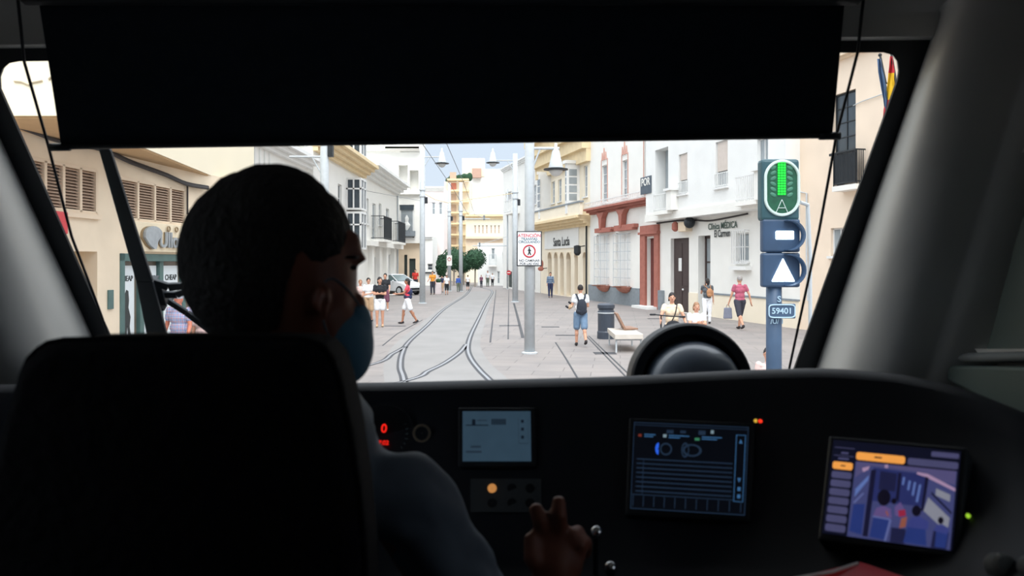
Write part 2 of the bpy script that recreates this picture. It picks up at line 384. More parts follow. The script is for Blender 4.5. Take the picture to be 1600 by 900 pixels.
# cream corner house with arcade
u0, u1 = R.s(845), R.s(922); zt = 11.3
arch_px = [(856, 862), (866, 871.5), (875, 881), (885, 892), (897.5, 903), (911, 917)]
h = [(R.s(a), R.s(c), .05, R.z((a+c)/2, 394), .5) for a, c in arch_px]
wz0, wz1 = R.z(884, 322), R.z(884, 270)
hw = [(R.s(862), R.s(867), wz0+.4, wz1-.3), (R.s(872), R.s(877.5), wz0+.4, wz1-.3), (R.s(912), R.s(918), wz0+.3, wz1)]
b = building(R, u0, u1, zt-.3, 9, 'cream two-storey house with ochre cornices and arched doors below', m_cream, holes=h+hw)
for q in h:
    d = fbox(R, b, 'door', m_arch, q[0], q[1], q[2], q[3], -.42, -.36)
    mb = MB(); cu = (q[0]+q[1])/2; rad = (q[1]-q[0])/2; nseg = 10; pts = []
    for i in range(nseg+1):
        a_ = math.pi*i/nseg; pts.append((cu+math.cos(a_)*rad, q[3]-rad+math.sin(a_)*rad))
    for i in range(nseg):    # stone filling the corners over the round arch head
        (ua, za), (ub, zb) = pts[i], pts[i+1]
        mb.hexa([R.w(ua, za, -.3), R.w(ub, zb, -.3), R.w(ub, zb, .03), R.w(ua, za, .03), R.w(ua, q[3], -.3), R.w(ub, q[3], -.3), R.w(ub, q[3], .03), R.w(ua, q[3], .03)])
    mb.obj('arch', m_archd, b)
for q in hw: window(R, b, q, nz=3)
zc = R.z(880, 356); fbox(R, b, 'fascia', m_cool, R.s(852), R.s(905), R.z(880, 388), zc-.1, 0, .06)
cornice(R, b, u0-.3, u1, zc-.1, zc+.55, .9, m_ochre, 4)
zb0 = zc+.55; zb1 = R.z(880, 322, .8)
fbox(R, b, 'balcony_wall', m_cream, u0-.2, R.s(906, .8), zb0, zb1, .62, .8); fbox(R, b, 'coping', m_stone, u0-.25, R.s(907, .8), zb1, zb1+.1, .58, .86)
for a_, c_ in ((843, 859), (883, 906)):
    ua, ub = R.s(a_, .85), R.s(c_); mb = MB(); R.box(mb, ua, ub, zb0+.2, wz1+.25, 0, .85); bay = mb.obj('bay_window', m_wframe, b)
    mb = MB(); W_ = (ub-ua)
    for i in range(3):
        for j in range(4):
            uu = ua+.12+i*(W_-.2)/3; zz = zb1+.3+j*(wz1-zb1-.3)/4; R.box(mb, uu, uu+(W_-.2)/3-.12, zz, zz+(wz1-zb1)/4-.18, .84, .87)
    for j in range(4):
        zz = zb1+.3+j*(wz1-zb1-.3)/4; R.box(mb, ub-.01, ub+.02, zz, zz+(wz1-zb1)/4-.18, .2, .72)
    mb.obj('pane', m_glassm, bay)
    mb = MB(); R.box(mb, ua-.1, ub+.1, wz1+.25, wz1+.45, 0, 1.0); mb.obj('bay_roof', m_cool, bay)
cornice(R, b, u0-.5, u1+.1, R.z(885, 256, 1.0), zt+.3, 1.15, m_ochre, 4)
mt = frame(R.w((R.s(864)+R.s(894))/2, R.z(879, 378), .08), R.t, (0, 0, 1)); text('Santa Lucía', .85, mt, m_text, b, sx=.95)
mb = MB(); mb.tube([R.w(R.s(918), 0.2, .08), R.w(R.s(918), zc, .08)], .05, 8); mb.obj('drainpipe', m_iron, b)
mb = MB(); mb.tube([R.w(R.s(914), R.z(914, 384), 0), R.w(R.s(914), R.z(914, 386), .5)], .03, 8); mb.lathe([(.05, .2), (.22, .15), (.22, -.3), (.1, -.45)], R.w(R.s(914), R.z(914, 388), .5), 8); mb.obj('wall_lantern', m_iron, b)

# white house with red mouldings
u0, u1 = R.s(922), R.s(1026); H = 11.6
zr0 = R.z(973, 328); 
hup = [(*R.r(940.5, 949, 258, 316), .2), (*R.r(972.5, 981, 250, 308), .2), (*R.r(1007, 1016, 215, 300), .2)]
hlo = [(*R.r(932, 952, 366, 447), .2), (*R.r(962, 985, 363, 449), .2)]
hd = [(*R.r(1011, 1027, 372, 474), .3)]
hd[0] = (hd[0][0], hd[0][1]-.15, .12, hd[0][3], .3)
b = building(R, u0, u1, H, 9, 'white two-storey house with terracotta mouldings, door surround and balcony line', m_white, holes=hup+hlo+hd)
for q in hup: window(R, b, q, nz=4, nx=1 if q is hup[0] else 2)
for q in hlo: window(R, b, q, gm=m_cool, nz=1, nx=2); grille(R, b, q[0], q[1], q[2]+.05, q[3]-.1, .15, m=m_galv, nx=2, nz=6)
fbox(R, b, 'door', mat('dark_red_door', (104, 44, 38), .5, var=.12), hd[0][0], hd[0][1], .1, hd[0][3], -.28, -.2)
a0, a1 = R.s(1003), R.s(1032)-.05; zd = hd[0][3]; mb = MB()
R.box(mb, a0, hd[0][0], 0, zd+.1, 0, .12); R.box(mb, hd[0][1], a1, 0, zd+.1, 0, .12); R.box(mb, a0, a1, zd+.1, R.z(1016, 352), 0, .12); R.box(mb, a0-.08, a1+.05, zd+.2, zd+.32, 0, .2)
mb.obj('door_surround', m_red, b)
cornice(R, b, R.s(925), R.s(1022), zr0, zr0+.34, .55, m_red, 3)
for px in (945, 977):
    u = R.s(px); mb = MB()
    mb.prism([R.w(u-.62, zr0, .02), R.w(u+.62, zr0, .02), R.w(u+.25, zr0-.3, .02), R.w(u+.12, zr0-.95, .02), R.w(u-.12, zr0-.95, .02), R.w(u-.25, zr0-.3, .02)], R.n*.3); mb.obj('bracket', m_red, b)
for px0, px1, pt, pb in ((927, 953, 356, 363), (957, 988, 351, 360)):
    a_, c_, z0_, z1_ = R.r(px0, px1, pt, pb, .35); mb = MB(); R.box(mb, a_, c_, z0_+.12, z1_, 0, .28); R.box(mb, a_+.12, c_-.12, z0_, z0_+.12, 0, .32); mb.obj('window_hood', m_red, b)
for q in hup:
    mb = MB(); uc = (q[0]+q[1])/2
    for uu in (q[0]-.1, q[1]+.02): R.box(mb, uu, uu+.06, q[2], q[3]+.35, 0, .03)
    for du, hh in ((-.28, .75), (0, 1.0), (.28, .75)): mb.prism([R.w(uc+du-.08, q[3]+.3, .01), R.w(uc+du+.08, q[3]+.3, .01), R.w(uc+du, q[3]+hh, .01)], R.n*.06)
    mb.obj('pinnacle_moulding', mat('faded_pink_moulding', (206, 160, 146), .8), b)
mb = MB(); zq = R.z(973, 306, .5)
R.box(mb, R.s(925), R.s(1022), zq, zq+.05, .48, .53); R.box(mb, R.s(925), R.s(1022), zr0+.4, zr0+.44, .48, .53); u = R.s(925)
while u < R.s(1022): R.box(mb, u, u+.02, zr0+.34, zq, .5, .52); u += .18
mb.obj('balcony_railing', m_wframe, b)
fbox(R, b, 'plinth', m_stone, u0, a0-.05, 0, .95, 0, .12); fbox(R, b, 'plinth', m_stone, R.s(1023.5, .12)+.35, u1+.9, 0, .95, 0, .14)
fbox(R, b, 'doorstep', m_cool, a0+.05, a1-.1, 0, .12, 0, .6)
bn = thing('hanging_banner', R.w(R.s(1009), R.z(1009, 303), .6), 'dark banner with white letters hung on the balcony railing of the red-trimmed house', 'banner')
a_, c_, z0_, z1_ = R.r(1001, 1017.5, 276, 303, .58); fbox(R, bn, 'cloth', mat('slate_banner_cloth', (84, 94, 104), .8, var=.15, scale=4), a_, c_, z0_, z1_, .56, .59)
text('POR', (c_-a_)*.42, frame(R.w((a_+c_)/2, (z0_+z1_)/2+.15, .6), R.t, (0, 0, 1)), m_white, bn)
for px0, px1, pt, pb, lb in ((932.5, 951.5, 446, 456, 'terracotta window box on the house wall, the one farther from the red door'), (963, 984.5, 448, 458, 'terracotta window box on the house wall, the one nearer the red door')):
    a_, c_, z0_, z1_ = R.r(px0, px1, pt, pb, .2); pl = thing('window_box_planter', R.w((a_+c_)/2, z0_, .2), lb, 'planter')
    mb = MB(); kx = (c_-a_)/2; vv = [R.w((a_+c_)/2+kx*rr_*math.cos(t_), z1_-(z1_-z0_)*dd_, max(0, .24*rr_*math.sin(t_)+.2*rr_)) for dd_, rr_ in ((0, 1), (.35, .92), (.7, .72), (1, .35)) for t_ in [2*math.pi*i_/16 for i_ in range(16)]]; mb.add(vv, [(j_*16+i_, j_*16+(i_+1) % 16, (j_+1)*16+(i_+1) % 16, (j_+1)*16+i_) for j_ in range(3) for i_ in range(16)]+[tuple(range(16)), tuple(reversed(range(48, 64)))]); mb.obj('trough', mat('terracotta_pot', (176, 116, 98), .8, var=.15, scale=8), pl, bevel=.03)
    mb = MB(); mb.ell(R.w((a_+c_)/2, z1_, .2), (kx*.7, kx*.35, .05), None, 14, 7); mb.obj('soil', mat('dry_soil', (120, 84, 70), .9, var=.2, scale=12, bump=.5), pl)

# long white house with overhanging upper floor
u0, u1 = R.s(1026), R.s(1250); OV = .55
zo = R.z(1110, 335, OV); H = 12
hd = [(*R.r(1048, 1076.5, 372, 520), .25), (*R.r(1091, 1110, 368, 520), .45), (*R.r(1151, 1170, 364, 408), .2)]
hd[0] = (hd[0][0], hd[0][1], 0.02, hd[0][3], .25); hd[1] = (hd[1][0], hd[1][1], 0.02, hd[1][3], .45)
b = building(R, u0, u1, zo, 9, 'long white house ground floor with brown door, barred window and green lettering', m_white, holes=hd)
q = hd[0]; d = fbox(R, b, 'door', m_dkdoor, q[0], q[1], q[2], q[3], -.24, -.17); mb = MB()
for i in range(2):
    for j in range(3):
        ua = q[0]+.1+i*(q[1]-q[0]-.1)/2; ub = ua+(q[1]-q[0]-.1)/2-.12; za = q[2]+.15+j*(q[3]-.25)/3; R.box(mb, ua, ub, za, za+(q[3]-.25)/3-.15, -.18, -.15)
mb.obj('door_panel', m_dkdoor, d); mb = MB(); mb.ell(R.w((q[0]+q[1])/2+.1, 1.05, -.12), .05); mb.obj('door_knob', m_wframe, d)
fbox(R, b, 'notice', m_cool, q[0]+.55, q[0]+.85, 1.9, 2.5, -.15, -.13)
q = hd[1]; window(R, b, q, fm=m_dkdoor, gm=m_glassm, nx=1, nz=3, n=-.35, fw=.12, name='glazed_door', sill=False)
q = hd[2]; window(R, b, q, nx=2, nz=1); grille(R, b, q[0]-.03, q[1]+.03, q[2]-.1, q[3]+.1, .2, nx=6, nz=2)
fbox(R, b, 'window_sill', m_cool, q[0]-.2, q[1]+.2, q[2]-.35, q[2]-.2, 0, .25)
fbox(R, b, 'dado', m_cream, R.s(1077), R.s(1091)-.02, 0, .95, 0, .04); fbox(R, b, 'dado', m_cream, R.s(1110), u1, 0, .95, 0, .04); fbox(R, b, 'dado_coping', m_stone, R.s(1110), u1, .95, 1.02, 0, .07)
m_gtext = mat('green_letters', (64, 86, 76), .6)
text('Clínica MÉDICA', .37, frame(R.w((R.s(1114)+R.s(1146))/2, R.z(1130, 353), .04), R.t, (0, 0, 1)), m_gtext, b, sx=.95)
text('El Carmen', .42, frame(R.w((R.s(1120)+R.s(1139))/2, R.z(1130, 365), .04), R.t, (0, 0, 1)), m_text, b, sx=.72)
mb = MB(); mb.lathe([(.05, .0), (.16, .1), (.16, .35), (.06, .45)], R.w(R.s(1066), R.z(1066, 362), .35), 10); mb.tube([R.w(R.s(1066), R.z(1066, 352), .0), R.w(R.s(1066), R.z(1066, 352), .35)], .03, 8); mb.obj('wall_lamp', m_red, b)
mb = MB(); mb.ell(R.w(R.s(1087), R.z(1087, 348), .3), (.25, .25, .25)); mb.obj('round_lamp', m_iron, b)
mb = MB(); R.box(mb, R.s(1070), R.s(1082), R.z(1076, 362), R.z(1076, 347), 0, .35); mb.obj('meter_box', m_tan, b, bevel=.03)
mb = MB(); mb.tube(smooth_path([R.w(R.s(p), R.z(p, y), .06) for p, y in ((1028, 349), (1060, 345), (1085, 344), (1110, 345), (1140, 340), (1170, 334))], 4), .035, 6); mb.obj('cable', m_cable, b)
mb = MB(); mb.tube([R.w(R.s(1125), 3.0, .03), R.w(R.s(1125), 1.5, .03)], .02, 6)
hu = [(*R.r(1060.5, 1074, 240, 303, OV), .2), (*R.r(1118, 1137, 220, 292, OV), .2), (*R.r(1023.5, 1044, 232, 328, OV), .6), (*R.r(1183, 1200, 215, 300, OV), .2)]
up = building(R, u0-.05, u1, H, 9+OV, 'upper floor of the long white house jutting over the pavement', m_cool, z0=zo, n0=OV, holes=hu, name='upper_storey')
class Off(Fac):
    pass
R2 = Off((0, 0), (1, 0), 1); R2.o = R.o+R.n*OV; R2.t = R.t; R2.n = R.n; R2.L = R.L
m_blind = mat('roller_shutter_beige', (206, 194, 184), .7, var=.06, scale=5)
for q in (hu[0], hu[1]):
    ww = window(R2, up, q, nx=1, nz=1); fbox(R2, up, 'roller_shutter', m_blind, q[0]+.06, q[1]-.06, q[2]+(q[3]-q[2])*.35, q[3]-.05, -.12, -.06)
    grille(R2, up, q[0], q[1], q[2]+.05, q[2]+(q[3]-q[2])*.3, .04, m=m_cool, nx=7, nz=1)
fbox(R2, up, 'balcony_door', m_glassm, hu[2][0]+.1, hu[2][1]-.1, hu[2][2], hu[2][3], -.58, -.5)
window(R2, up, hu[3], nx=2, nz=1, sill=False)
for (a_, c_, pt, pb) in ((1021, 1050, 300, 330), (1149, 1192, 270, 314)):
    ua, ub, za, zb = R.r(a_, c_, pt, pb, OV+.3); fbox(R2, up, 'balcony_parapet', m_white, ub-.5, ub, za, zb, 0, .35); balcony(R2, up, ua, ub-.4, za+.02, .34, m_wframe, hgt=(zb-za)-.1)
    fbox(R2, up, 'parapet_coping', m_cool, ub-.6, ub+.1, zb, zb+.1, -.02, .45)
fbox(R2, up, 'string_course', m_white, u0, u1, zo, zo+.35, 0, .08)
# pale building with tall barred window and flags
u0, u1 = R.s(1250), R.s(1250)+12.5; H = 13.5
hw = [(*R.r(1302, 1337, 143, 236, 0, at=1322), .25), (*R.r(1298, 1322, 356, 400), .2)]
b = building(R, u0, u1, H, 9, 'peach rendered building with tall window above the street and two flags', mat('peach_render', (238, 218, 196), .85, var=.04, scale=1.2), holes=hw)
window(R, b, hw[0], fm=m_iron, gm=m_glassd, nx=2, nz=4); window(R, b, hw[1], fm=m_wframe, gm=m_glassm, nx=2, nz=1)
ua, ub, za, zb = R.r(1300, 1337, 236, 289, .4, at=1320); balcony(R, b, ua, ub, za, .4, m_iron, pitch=.07, hgt=zb-za)
fbox(R, b, 'balcony_panel', m_iron, ua+.04, ub-.04, za+.05, zb-.08, .33, .36)
mb = MB(); mb.tube([R.w(R.s(p), R.z(p, y), .04) for p, y in ((1252, 300), (1262, 302), (1262, 400), (1264, 470))], .03, 6); mb.obj('conduit', m_galv, b); mb = MB()
mb.tube([R.w(R.s(p), R.z(p, y), .04) for p, y in ((1335, 165), (1350, 158), (1378, 148), (1400, 142))], .015, 6); mb.obj('cable', m_galv, b)
cornice(R, b, u0, u1, R.z(1320, 92), R.z(1320, 86), .25, m_tan, 2)
def flag(rows, pole_, lb, cols):
    """rows: (px of one edge, px of the other, row, colour index) read down the hanging cloth"""
    n_ = .9
    def q(px, py, k=0): u = R.s(px, n_+k); return R.w(u, R.z(px, py, n_+k), n_+k)
    a, b_ = q(*pole_[0]), q(*pole_[1]); f = thing('flag', (b_.x, b_.y, b_.z), lb, 'flag')
    mb = MB(); mb.tube([a, b_], .03, 8); mb.ell(a, .05); mb.tube([b_, b_-R.n*n_], .02, 6); mb.obj('flagpole', m_iron, f)
    mb = MB(); vs = []; nn = 5
    for i, (x0, x1, y, c) in enumerate(rows):
        for j in range(nn): t = j/(nn-1); vs.append(q(x0+(x1-x0)*t, y, .08*math.sin(j*1.9+i)))
    mb.v = [tuple(v) for v in vs]
    for i in range(len(rows)-1):
        for j in range(nn-1): mb.f.append([i*nn+j, i*nn+j+1, (i+1)*nn+j+1, (i+1)*nn+j]); mb.mi.append(rows[i][3])
    o = mb.obj('cloth', [mat('flag_%d_%d_%d' % c, c, .8, var=.06) for c in cols], f, smooth=True); sd = o.modifiers.new('thick', 'SOLIDIFY'); sd.thickness = .01
flag([(1371, 1376, 92, 0), (1372, 1380, 112, 0), (1376, 1385, 135, 0), (1380, 1387, 155, 0), (1382, 1386, 172, 0)], ((1375, 86), (1384, 130)), 'slim furled blue flag on the peach building, farther from the windscreen post', [(70, 96, 130)])
flag([(1391, 1394, 88, 0), (1389, 1397, 106, 0), (1388, 1398, 114, 1), (1386, 1399, 135, 1), (1384, 1397, 156, 0), (1381, 1392, 172, 0), (1380, 1386, 190, 0)], ((1392, 80), (1402, 140)), 'red and yellow flag hanging from the peach building', [(196, 40, 50), (240, 190, 30)])
# ------------------------------------------------------------ shop side
L = Fac((-7.46, 6), (-6.62, 18), 1)
if L.n.x < 0: L.n = -L.n
H1 = 4.25
hl = [(*L.r(50, 151, 252, 336, 0, at=150), .12), (*L.r(187, 289, 279, 345, 0, at=187), .12), (*L.r(104, 152, 395, 700, 0, at=150), .8), (*L.r(187, 345, 399, 700, 0, at=250), .3)]
hl[0] = (L.s(40), hl[0][1], 3.12, 3.84, .12); hl[1] = (hl[1][0], hl[1][1], 3.08, 3.80, .12)
hl[2] = (L.s(95), L.s(152), .02, 2.48, .8); hl[3] = (L.s(187), L.s(330), .05, 2.46, .3)
b = building(L, 0, L.L+.5, H1, 6, 'beige shop building under the jutting cream upper floor, with louvres and shopfront', mat('beige_shop_wall', (234, 216, 190), .85, var=.06, scale=1.8), holes=hl)
for q, nx in ((hl[0], 4), (hl[1], 4)):
    fr = MB(); 
    for i in range(nx+1): u = q[0]+(q[1]-q[0])*i/nx; L.box(fr, u-.03, u+.03, q[2], q[3], -.06, .01)
    for z in (q[2], q[3]): L.box(fr, q[0], q[1], z-.03, z+.03, -.06, .01)
    lv = fr.obj('louvre_frame', m_tan, b); mb = MB(); z = q[2]+.05
    while z < q[3]-.03: mb.hexa([L.w(q[0], z, -.01), L.w(q[1], z, -.01), L.w(q[1], z+.01, -.01), L.w(q[0], z+.01, -.01), L.w(q[0], z+.035, -.07), L.w(q[1], z+.035, -.07), L.w(q[1], z+.045, -.07), L.w(q[0], z+.045, -.07)]); z += .05
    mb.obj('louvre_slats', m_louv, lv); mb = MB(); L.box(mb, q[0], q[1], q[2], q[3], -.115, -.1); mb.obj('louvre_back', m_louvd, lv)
fbox(L, b, 'louvre_sill', m_tan, hl[0][0]-.05, hl[0][1]+.05, 3.02, 3.09, 0, .06)
q = hl[3]
sf = MB(); L.box(sf, q[0], q[0]+.14, 0.05, q[3], -.2, .02); L.box(sf, q[0], q[1], q[3]-.14, q[3], -.2, .02)
for u in (L.s(229)-.12, L.s(258)-.1, L.s(289)): L.box(sf, u, u+.14, .05, q[3]-.1, -.2, -.05)
L.box(sf, q[0], q[1], .05, .25, -.2, 0)
so = sf.obj('shopfront_frame', m_teal, b, bevel=.01)
mb = MB(); L.box(mb, q[0]+.1, q[1], .25, q[3]-.12, -.16, -.13); mb.obj('shop_glass', mat('shop_window_glass', (120, 110, 98), .2, var=.35, scale=1.5), so)
def sketch(F, root, uc, z0, sc, n):
    """ink drawing of a standing woman with long hair"""
    pts = [(0, 1.9), (.12, 1.85), (.16, 1.5), (.12, 1.25), (.26, .9), (.20, .55), (.30, .1), (.12, .12), (.06, .6), (0, .2), (-.1, .1), (-.1, .5), (-.3, .2), (-.34, .45), (-.16, .8), (-.2, 1.3), (-.14, 1.7)]
    m2 = MB(); m2.prism([F.w(uc+a*sc, z0+c*sc, n) for a, c in pts], F.n*.004); return m2.obj('drawing', m_text, root)
for px0, px1, lb in ((194, 219, 'white poster in the shop window with black drawing, beside the green-grey door jamb'), (232, 253, 'white poster with black lettering in the shop window, middle of the three'), (264, 286, 'white poster in the shop window, above the man in the checked shirt')):
    ua, ub = L.s(px0), L.s(px1); z1 = L.z((px0+px1)/2, 415); z0 = .35
    p = thing('poster', L.w((ua+ub)/2, z0, -.12), lb, 'poster', 'window posters'); fbox(L, p, 'sheet', mat('poster_paper', (226, 232, 234), .6, var=.02), ua, ub, z0, z1, -.125, -.115)
    text('CHEAP', (ub-ua)*.27, frame(L.w((ua+ub)/2, z1-.24, -.112), L.t, (0, 0, 1)), m_text, p, sx=.95)
    if px0 < 200: sketch(L, p, (ua+ub)/2, .85, .5, -.112)
    else:
        mb = MB(); mb.ell(L.w((ua+ub)/2, z1-.62, -.112), (.02, (ub-ua)*.28, .13), seg=12); mb.obj('drawing', m_text, p)
    mb = MB(); L.box(mb, ua+.08, ub-.1, .7, .72, -.115, -.111); mb.obj('caption_line', m_text, p)
# shop sign with logo
sg = thing('shop_sign', L.w(L.s(245), 2.5, .05), 'cream fascia sign with grey logo and raised metal letters over the shopfront', 'sign')
fbox(L, sg, 'board', mat('sign_board_cream', (236, 220, 190), .7, var=.03), L.s(203), L.s(340), 2.50, 3.05, 0, .09, bevel=.01)
m_logo = mat('pale_metal_letters', (170, 176, 180), .4, metal=.3, var=.12, scale=12); m_logos = mat('bronze_letter_sides', (150, 128, 96), .5, metal=.2, var=.1)
uc = L.s(227); mb = MB(); pts = []
for i in range(11): a_ = math.pi*(.05+.95*i/10); pts.append((uc+math.cos(a_)*.30+.02, 2.82+math.sin(a_)*.16))
pts += [(uc-.28, 2.76), (uc-.12, 2.62), (uc+.04, 2.55), (uc+.10, 2.55), (uc+.16, 2.70)]
mb.prism([L.w(u, z, .12) for u, z in pts], L.n*.05); mb.obj('logo', [m_logo], sg)
mb = MB(); mb.prism([L.w(u-.05, z-.005, .09) for u, z in pts], L.n*.03); mb.obj('logo_side', m_logos, sg)
for k, dn, mm in (('lettering', .13, m_logo), ('letter_sides', .10, m_logos)):
    text('Ulloas', .42, frame(L.w(L.s(261), 2.72, dn), L.t, (0, 0, 1)), mm, sg, name=k, ext=.02, sx=1.0)
for px in (254.5, 267):
    M_ = frame(L.w(L.s(px), 2.955, .12), L.t, (0, 0, 1)); mb = MB(); ring = [M_ @ Vector((.05*math.cos(a), .045*math.sin(a), 0)) for a in [2*math.pi*i/14 for i in range(15)]]; mb.tube(ring, .014, 6); mb.obj('accent_ring', m_logos, sg)
pq = thing('wall_plaque', L.w(L.s(171), L.z(171, 468), .02), 'small green-grey plaque on the beige wall beside the shopfront', 'plaque')
a_, c_, z0_, z1_ = L.r(167.5, 175.5, 453, 483); fbox(L, pq, 'plate', m_teal, a_, c_, z0_, z1_, 0, .03, bevel=.006)
rs = thing('red_blade_sign', L.w(L.s(97), 3.0, .2), 'red sign board projecting from the beige wall under the louvres', 'sign')
a_, c_, z0_, z1_ = L.r(70, 107, 331, 366, .2, at=104); mb = MB(); L.box(mb, a_, c_, z0_, z1_, .04, .2); mb.obj('panel', mat('red_sign_panel', (214, 70, 76), .5, var=.06), rs, bevel=.02)
mb = MB(); mb.tube([L.w(L.s(97), 2.9, 0), L.w(L.s(97), 2.9, .1)], .02, 6); mb.obj('bracket', m_iron, rs)
# upper storey
P0 = Vector((-5.86, 10.1, 0)); P1 = Vector((-7.19, 21.4, 0))
up = thing('upper_storey', (-7.5, 14, H1), 'plain cream upper floor jutting over the shops and pavement', 'building')
mb = MB(); mb.prism([(P0.x, P0.y, H1-.02), (P1.x, P1.y, H1-.02), (-13, 21.4, H1-.02), (-13, 10.1, H1-.02)], (0, 0, 5)); mb.obj('wall', mat('bright_cream_render', (243, 232, 206), .85, var=.025, scale=1.2), up)
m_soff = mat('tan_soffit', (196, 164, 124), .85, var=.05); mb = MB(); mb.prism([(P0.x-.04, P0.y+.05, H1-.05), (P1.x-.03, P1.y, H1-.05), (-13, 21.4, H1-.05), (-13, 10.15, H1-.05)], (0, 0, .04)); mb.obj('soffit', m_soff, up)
lw = thing('lower_storey', (-7.2, 19.5, 0), 'beige ground floor wall past the shopfront, below the cream upper floor', 'building')
mb = MB(); mb.prism([(-6.66, 17.9, 0), (-7.25, 21.35, 0), (-13, 21.35, 0), (-13, 17.9, 0)], (0, 0, H1-.06)); mb.obj('wall', m_tan, lw)
cb = thing('cable_bundle', L.w(L.s(200), 4.0, .05), 'sagging bundle of black cables along the wall under the cream upper floor', 'cable')
for k, off in ((0, 0), (1, .05)):
    pts = [L.w(L.s(p, .06+off), L.z(p, y+k*2.5, .06+off), .06+off) for p, y in ((20, 192), (60, 207), (95, 219), (160, 232), (200, 250), (232, 262), (262, 273), (292, 286), (325, 292))]
    mb = MB(); mb.tube(smooth_path(pts, 5), .03, 6); mb.obj('cable', m_cable, cb)
mb = MB(); mb.tube([L.w(L.s(290), 3.9, .04), L.w(L.s(290), 3.3, .04)], .02, 6); mb.obj('cable', m_cable, cb)
gr = thing('render_crack', (-5.9, 10.09, 6.0), 'faint grey cracks in the cream render of the jutting upper floor', 'crack')
mb = MB(); mb.tube([W(x, y, 10.09) for x, y in ((22, 127), (34, 128), (45, 133), (50, 129), (66, 126))], .012, 5); mb.tube([W(x, y, 10.09) for x, y in ((76, 124), (80, 120), (84, 123))], .015, 5); mb.obj('crack', mat('grey_crack', (190, 176, 150), .9), gr)

# white panelled building further along
B = Fac((-9, 21.5), (-9, 34), 1)
if B.n.x < 0: B.n = -B.n
b = building(B, 0, 12.4, 6.4, 5, 'white panelled building behind the driver, between cream upper floor and ochre house', m_white, name='building')
mb = MB(); u = .3
while u < 7: B.box(mb, u, u+.06, 0, 6.35, 0, .05); u += .55
mb.obj('wall_ribs', m_cool, b); cornice(B, b, 0, 12.4, 6.4, 6.85, .6, m_cool); fbox(B, b, 'parapet', m_white, 0, 12.4, 6.85, 8.6, -.6, -.3); balcony(B, b, 2, 11, 7.3, -.25+.6, m_wframe)
# ochre-cornice house
Y = Fac((-8.8, 34), (-8.8, 45.2), 1)
if Y.n.x < 0: Y.n = -Y.n
hy = [(*Y.r(528, 534, 288, 352), .2), (*Y.r(520, 526, 430, 470), .2)]
b = building(Y, 0, 11.2, 10.6, 6, 'pale house with ochre cornice and dark glazed bay windows', m_white, holes=hy)
window(Y, b, hy[0], fm=m_wframe, gm=m_glassd)
cornice(Y, b, -.1, 11.25, 7.25, 7.95, .95, m_ochre, 4)
for z0_, z1_, pa, pb in ((8.1, 9.5, 541, 560), (5.2, 6.7, 541, 560), (3.1, 4.9, 545, 567)):
    ua = Y.s(541); ub = ua+1.5; mb = MB()
    Y.box(mb, ua, ub, z0_-.1, z0_, 0, .8); Y.box(mb, ua, ub, z1_, z1_+.1, 0, .8); bay = mb.obj('bay_window', m_wframe, b)
    mb = MB(); Y.box(mb, ua+.05, ub-.05, z0_, z1_, .0, .76); mb.obj('pane', m_glassd, bay)
    mb = MB()
    for u in (ua, (ua+ub)/2-.05, ub-.1): Y.box(mb, u, u+.1, z0_, z1_, .7, .8)
    Y.box(mb, ua, ub, z0_+(z1_-z0_)*.7, z0_+(z1_-z0_)*.7+.08, .7, .8)
    for n_ in (0, .35, .72): Y.box(mb, ua-.02, ua+.02, z0_, z1_, n_, n_+.08)
    Y.box(mb, ua-.02, ua+.02, z0_+(z1_-z0_)*.65, z0_+(z1_-z0_)*.65+.08, 0, .8); mb.obj('window_bars', m_wframe, bay)
# white house with iron balconies
Z = Fac((-8.8, 45.2), (-8.8, 58.8), 1)
if Z.n.x < 0: Z.n = -Z.n
hz = [(*Z.r(p0_, p1_, t_, b_), .2) for p0_, p1_, t_, b_ in ((572, 576, 310, 350), (582, 587, 318, 375), (592, 596, 318, 352), (603, 608, 326, 378), (582, 587, 402, 447), (592, 596, 404, 440), (607, 610, 398, 445))]
b = building(Z, 0, 13.6, 7.5, 6, 'white two-storey house with long moulded cornice and iron balconies', m_white, holes=hz)
for q in hz: window(Z, b, q, gm=m_glassm if q[2] > 2.5 else m_glassd, nx=1, nz=3)
cornice(Z, b, 0, 13.65, 7.45, 8.2, 1.0, m_cool, 4)
for p0_, w_ in ((579, 3.2), (604, 3.6)): balcony(Z, b, Z.s(p0_), min(13.6, Z.s(p0_)+w_), 3.75, .85, m_iron, pitch=.12, hgt=1.45)
fbox(Z, b, 'string_course', m_white, 0, 13.6, 3.3, 3.6, 0, .5)
for px in (577, 589, 600, 612): u = Z.s(px); fbox(Z, b, 'pilaster', m_white, u-.35, u+.35, 0, 3.3, 0, .25)
mb = MB(); mb.tube([Z.w(13.4, 7.4, .08), Z.w(13.4, .2, .08)], .06, 6); mb.obj('drainpipe', m_galv, b)
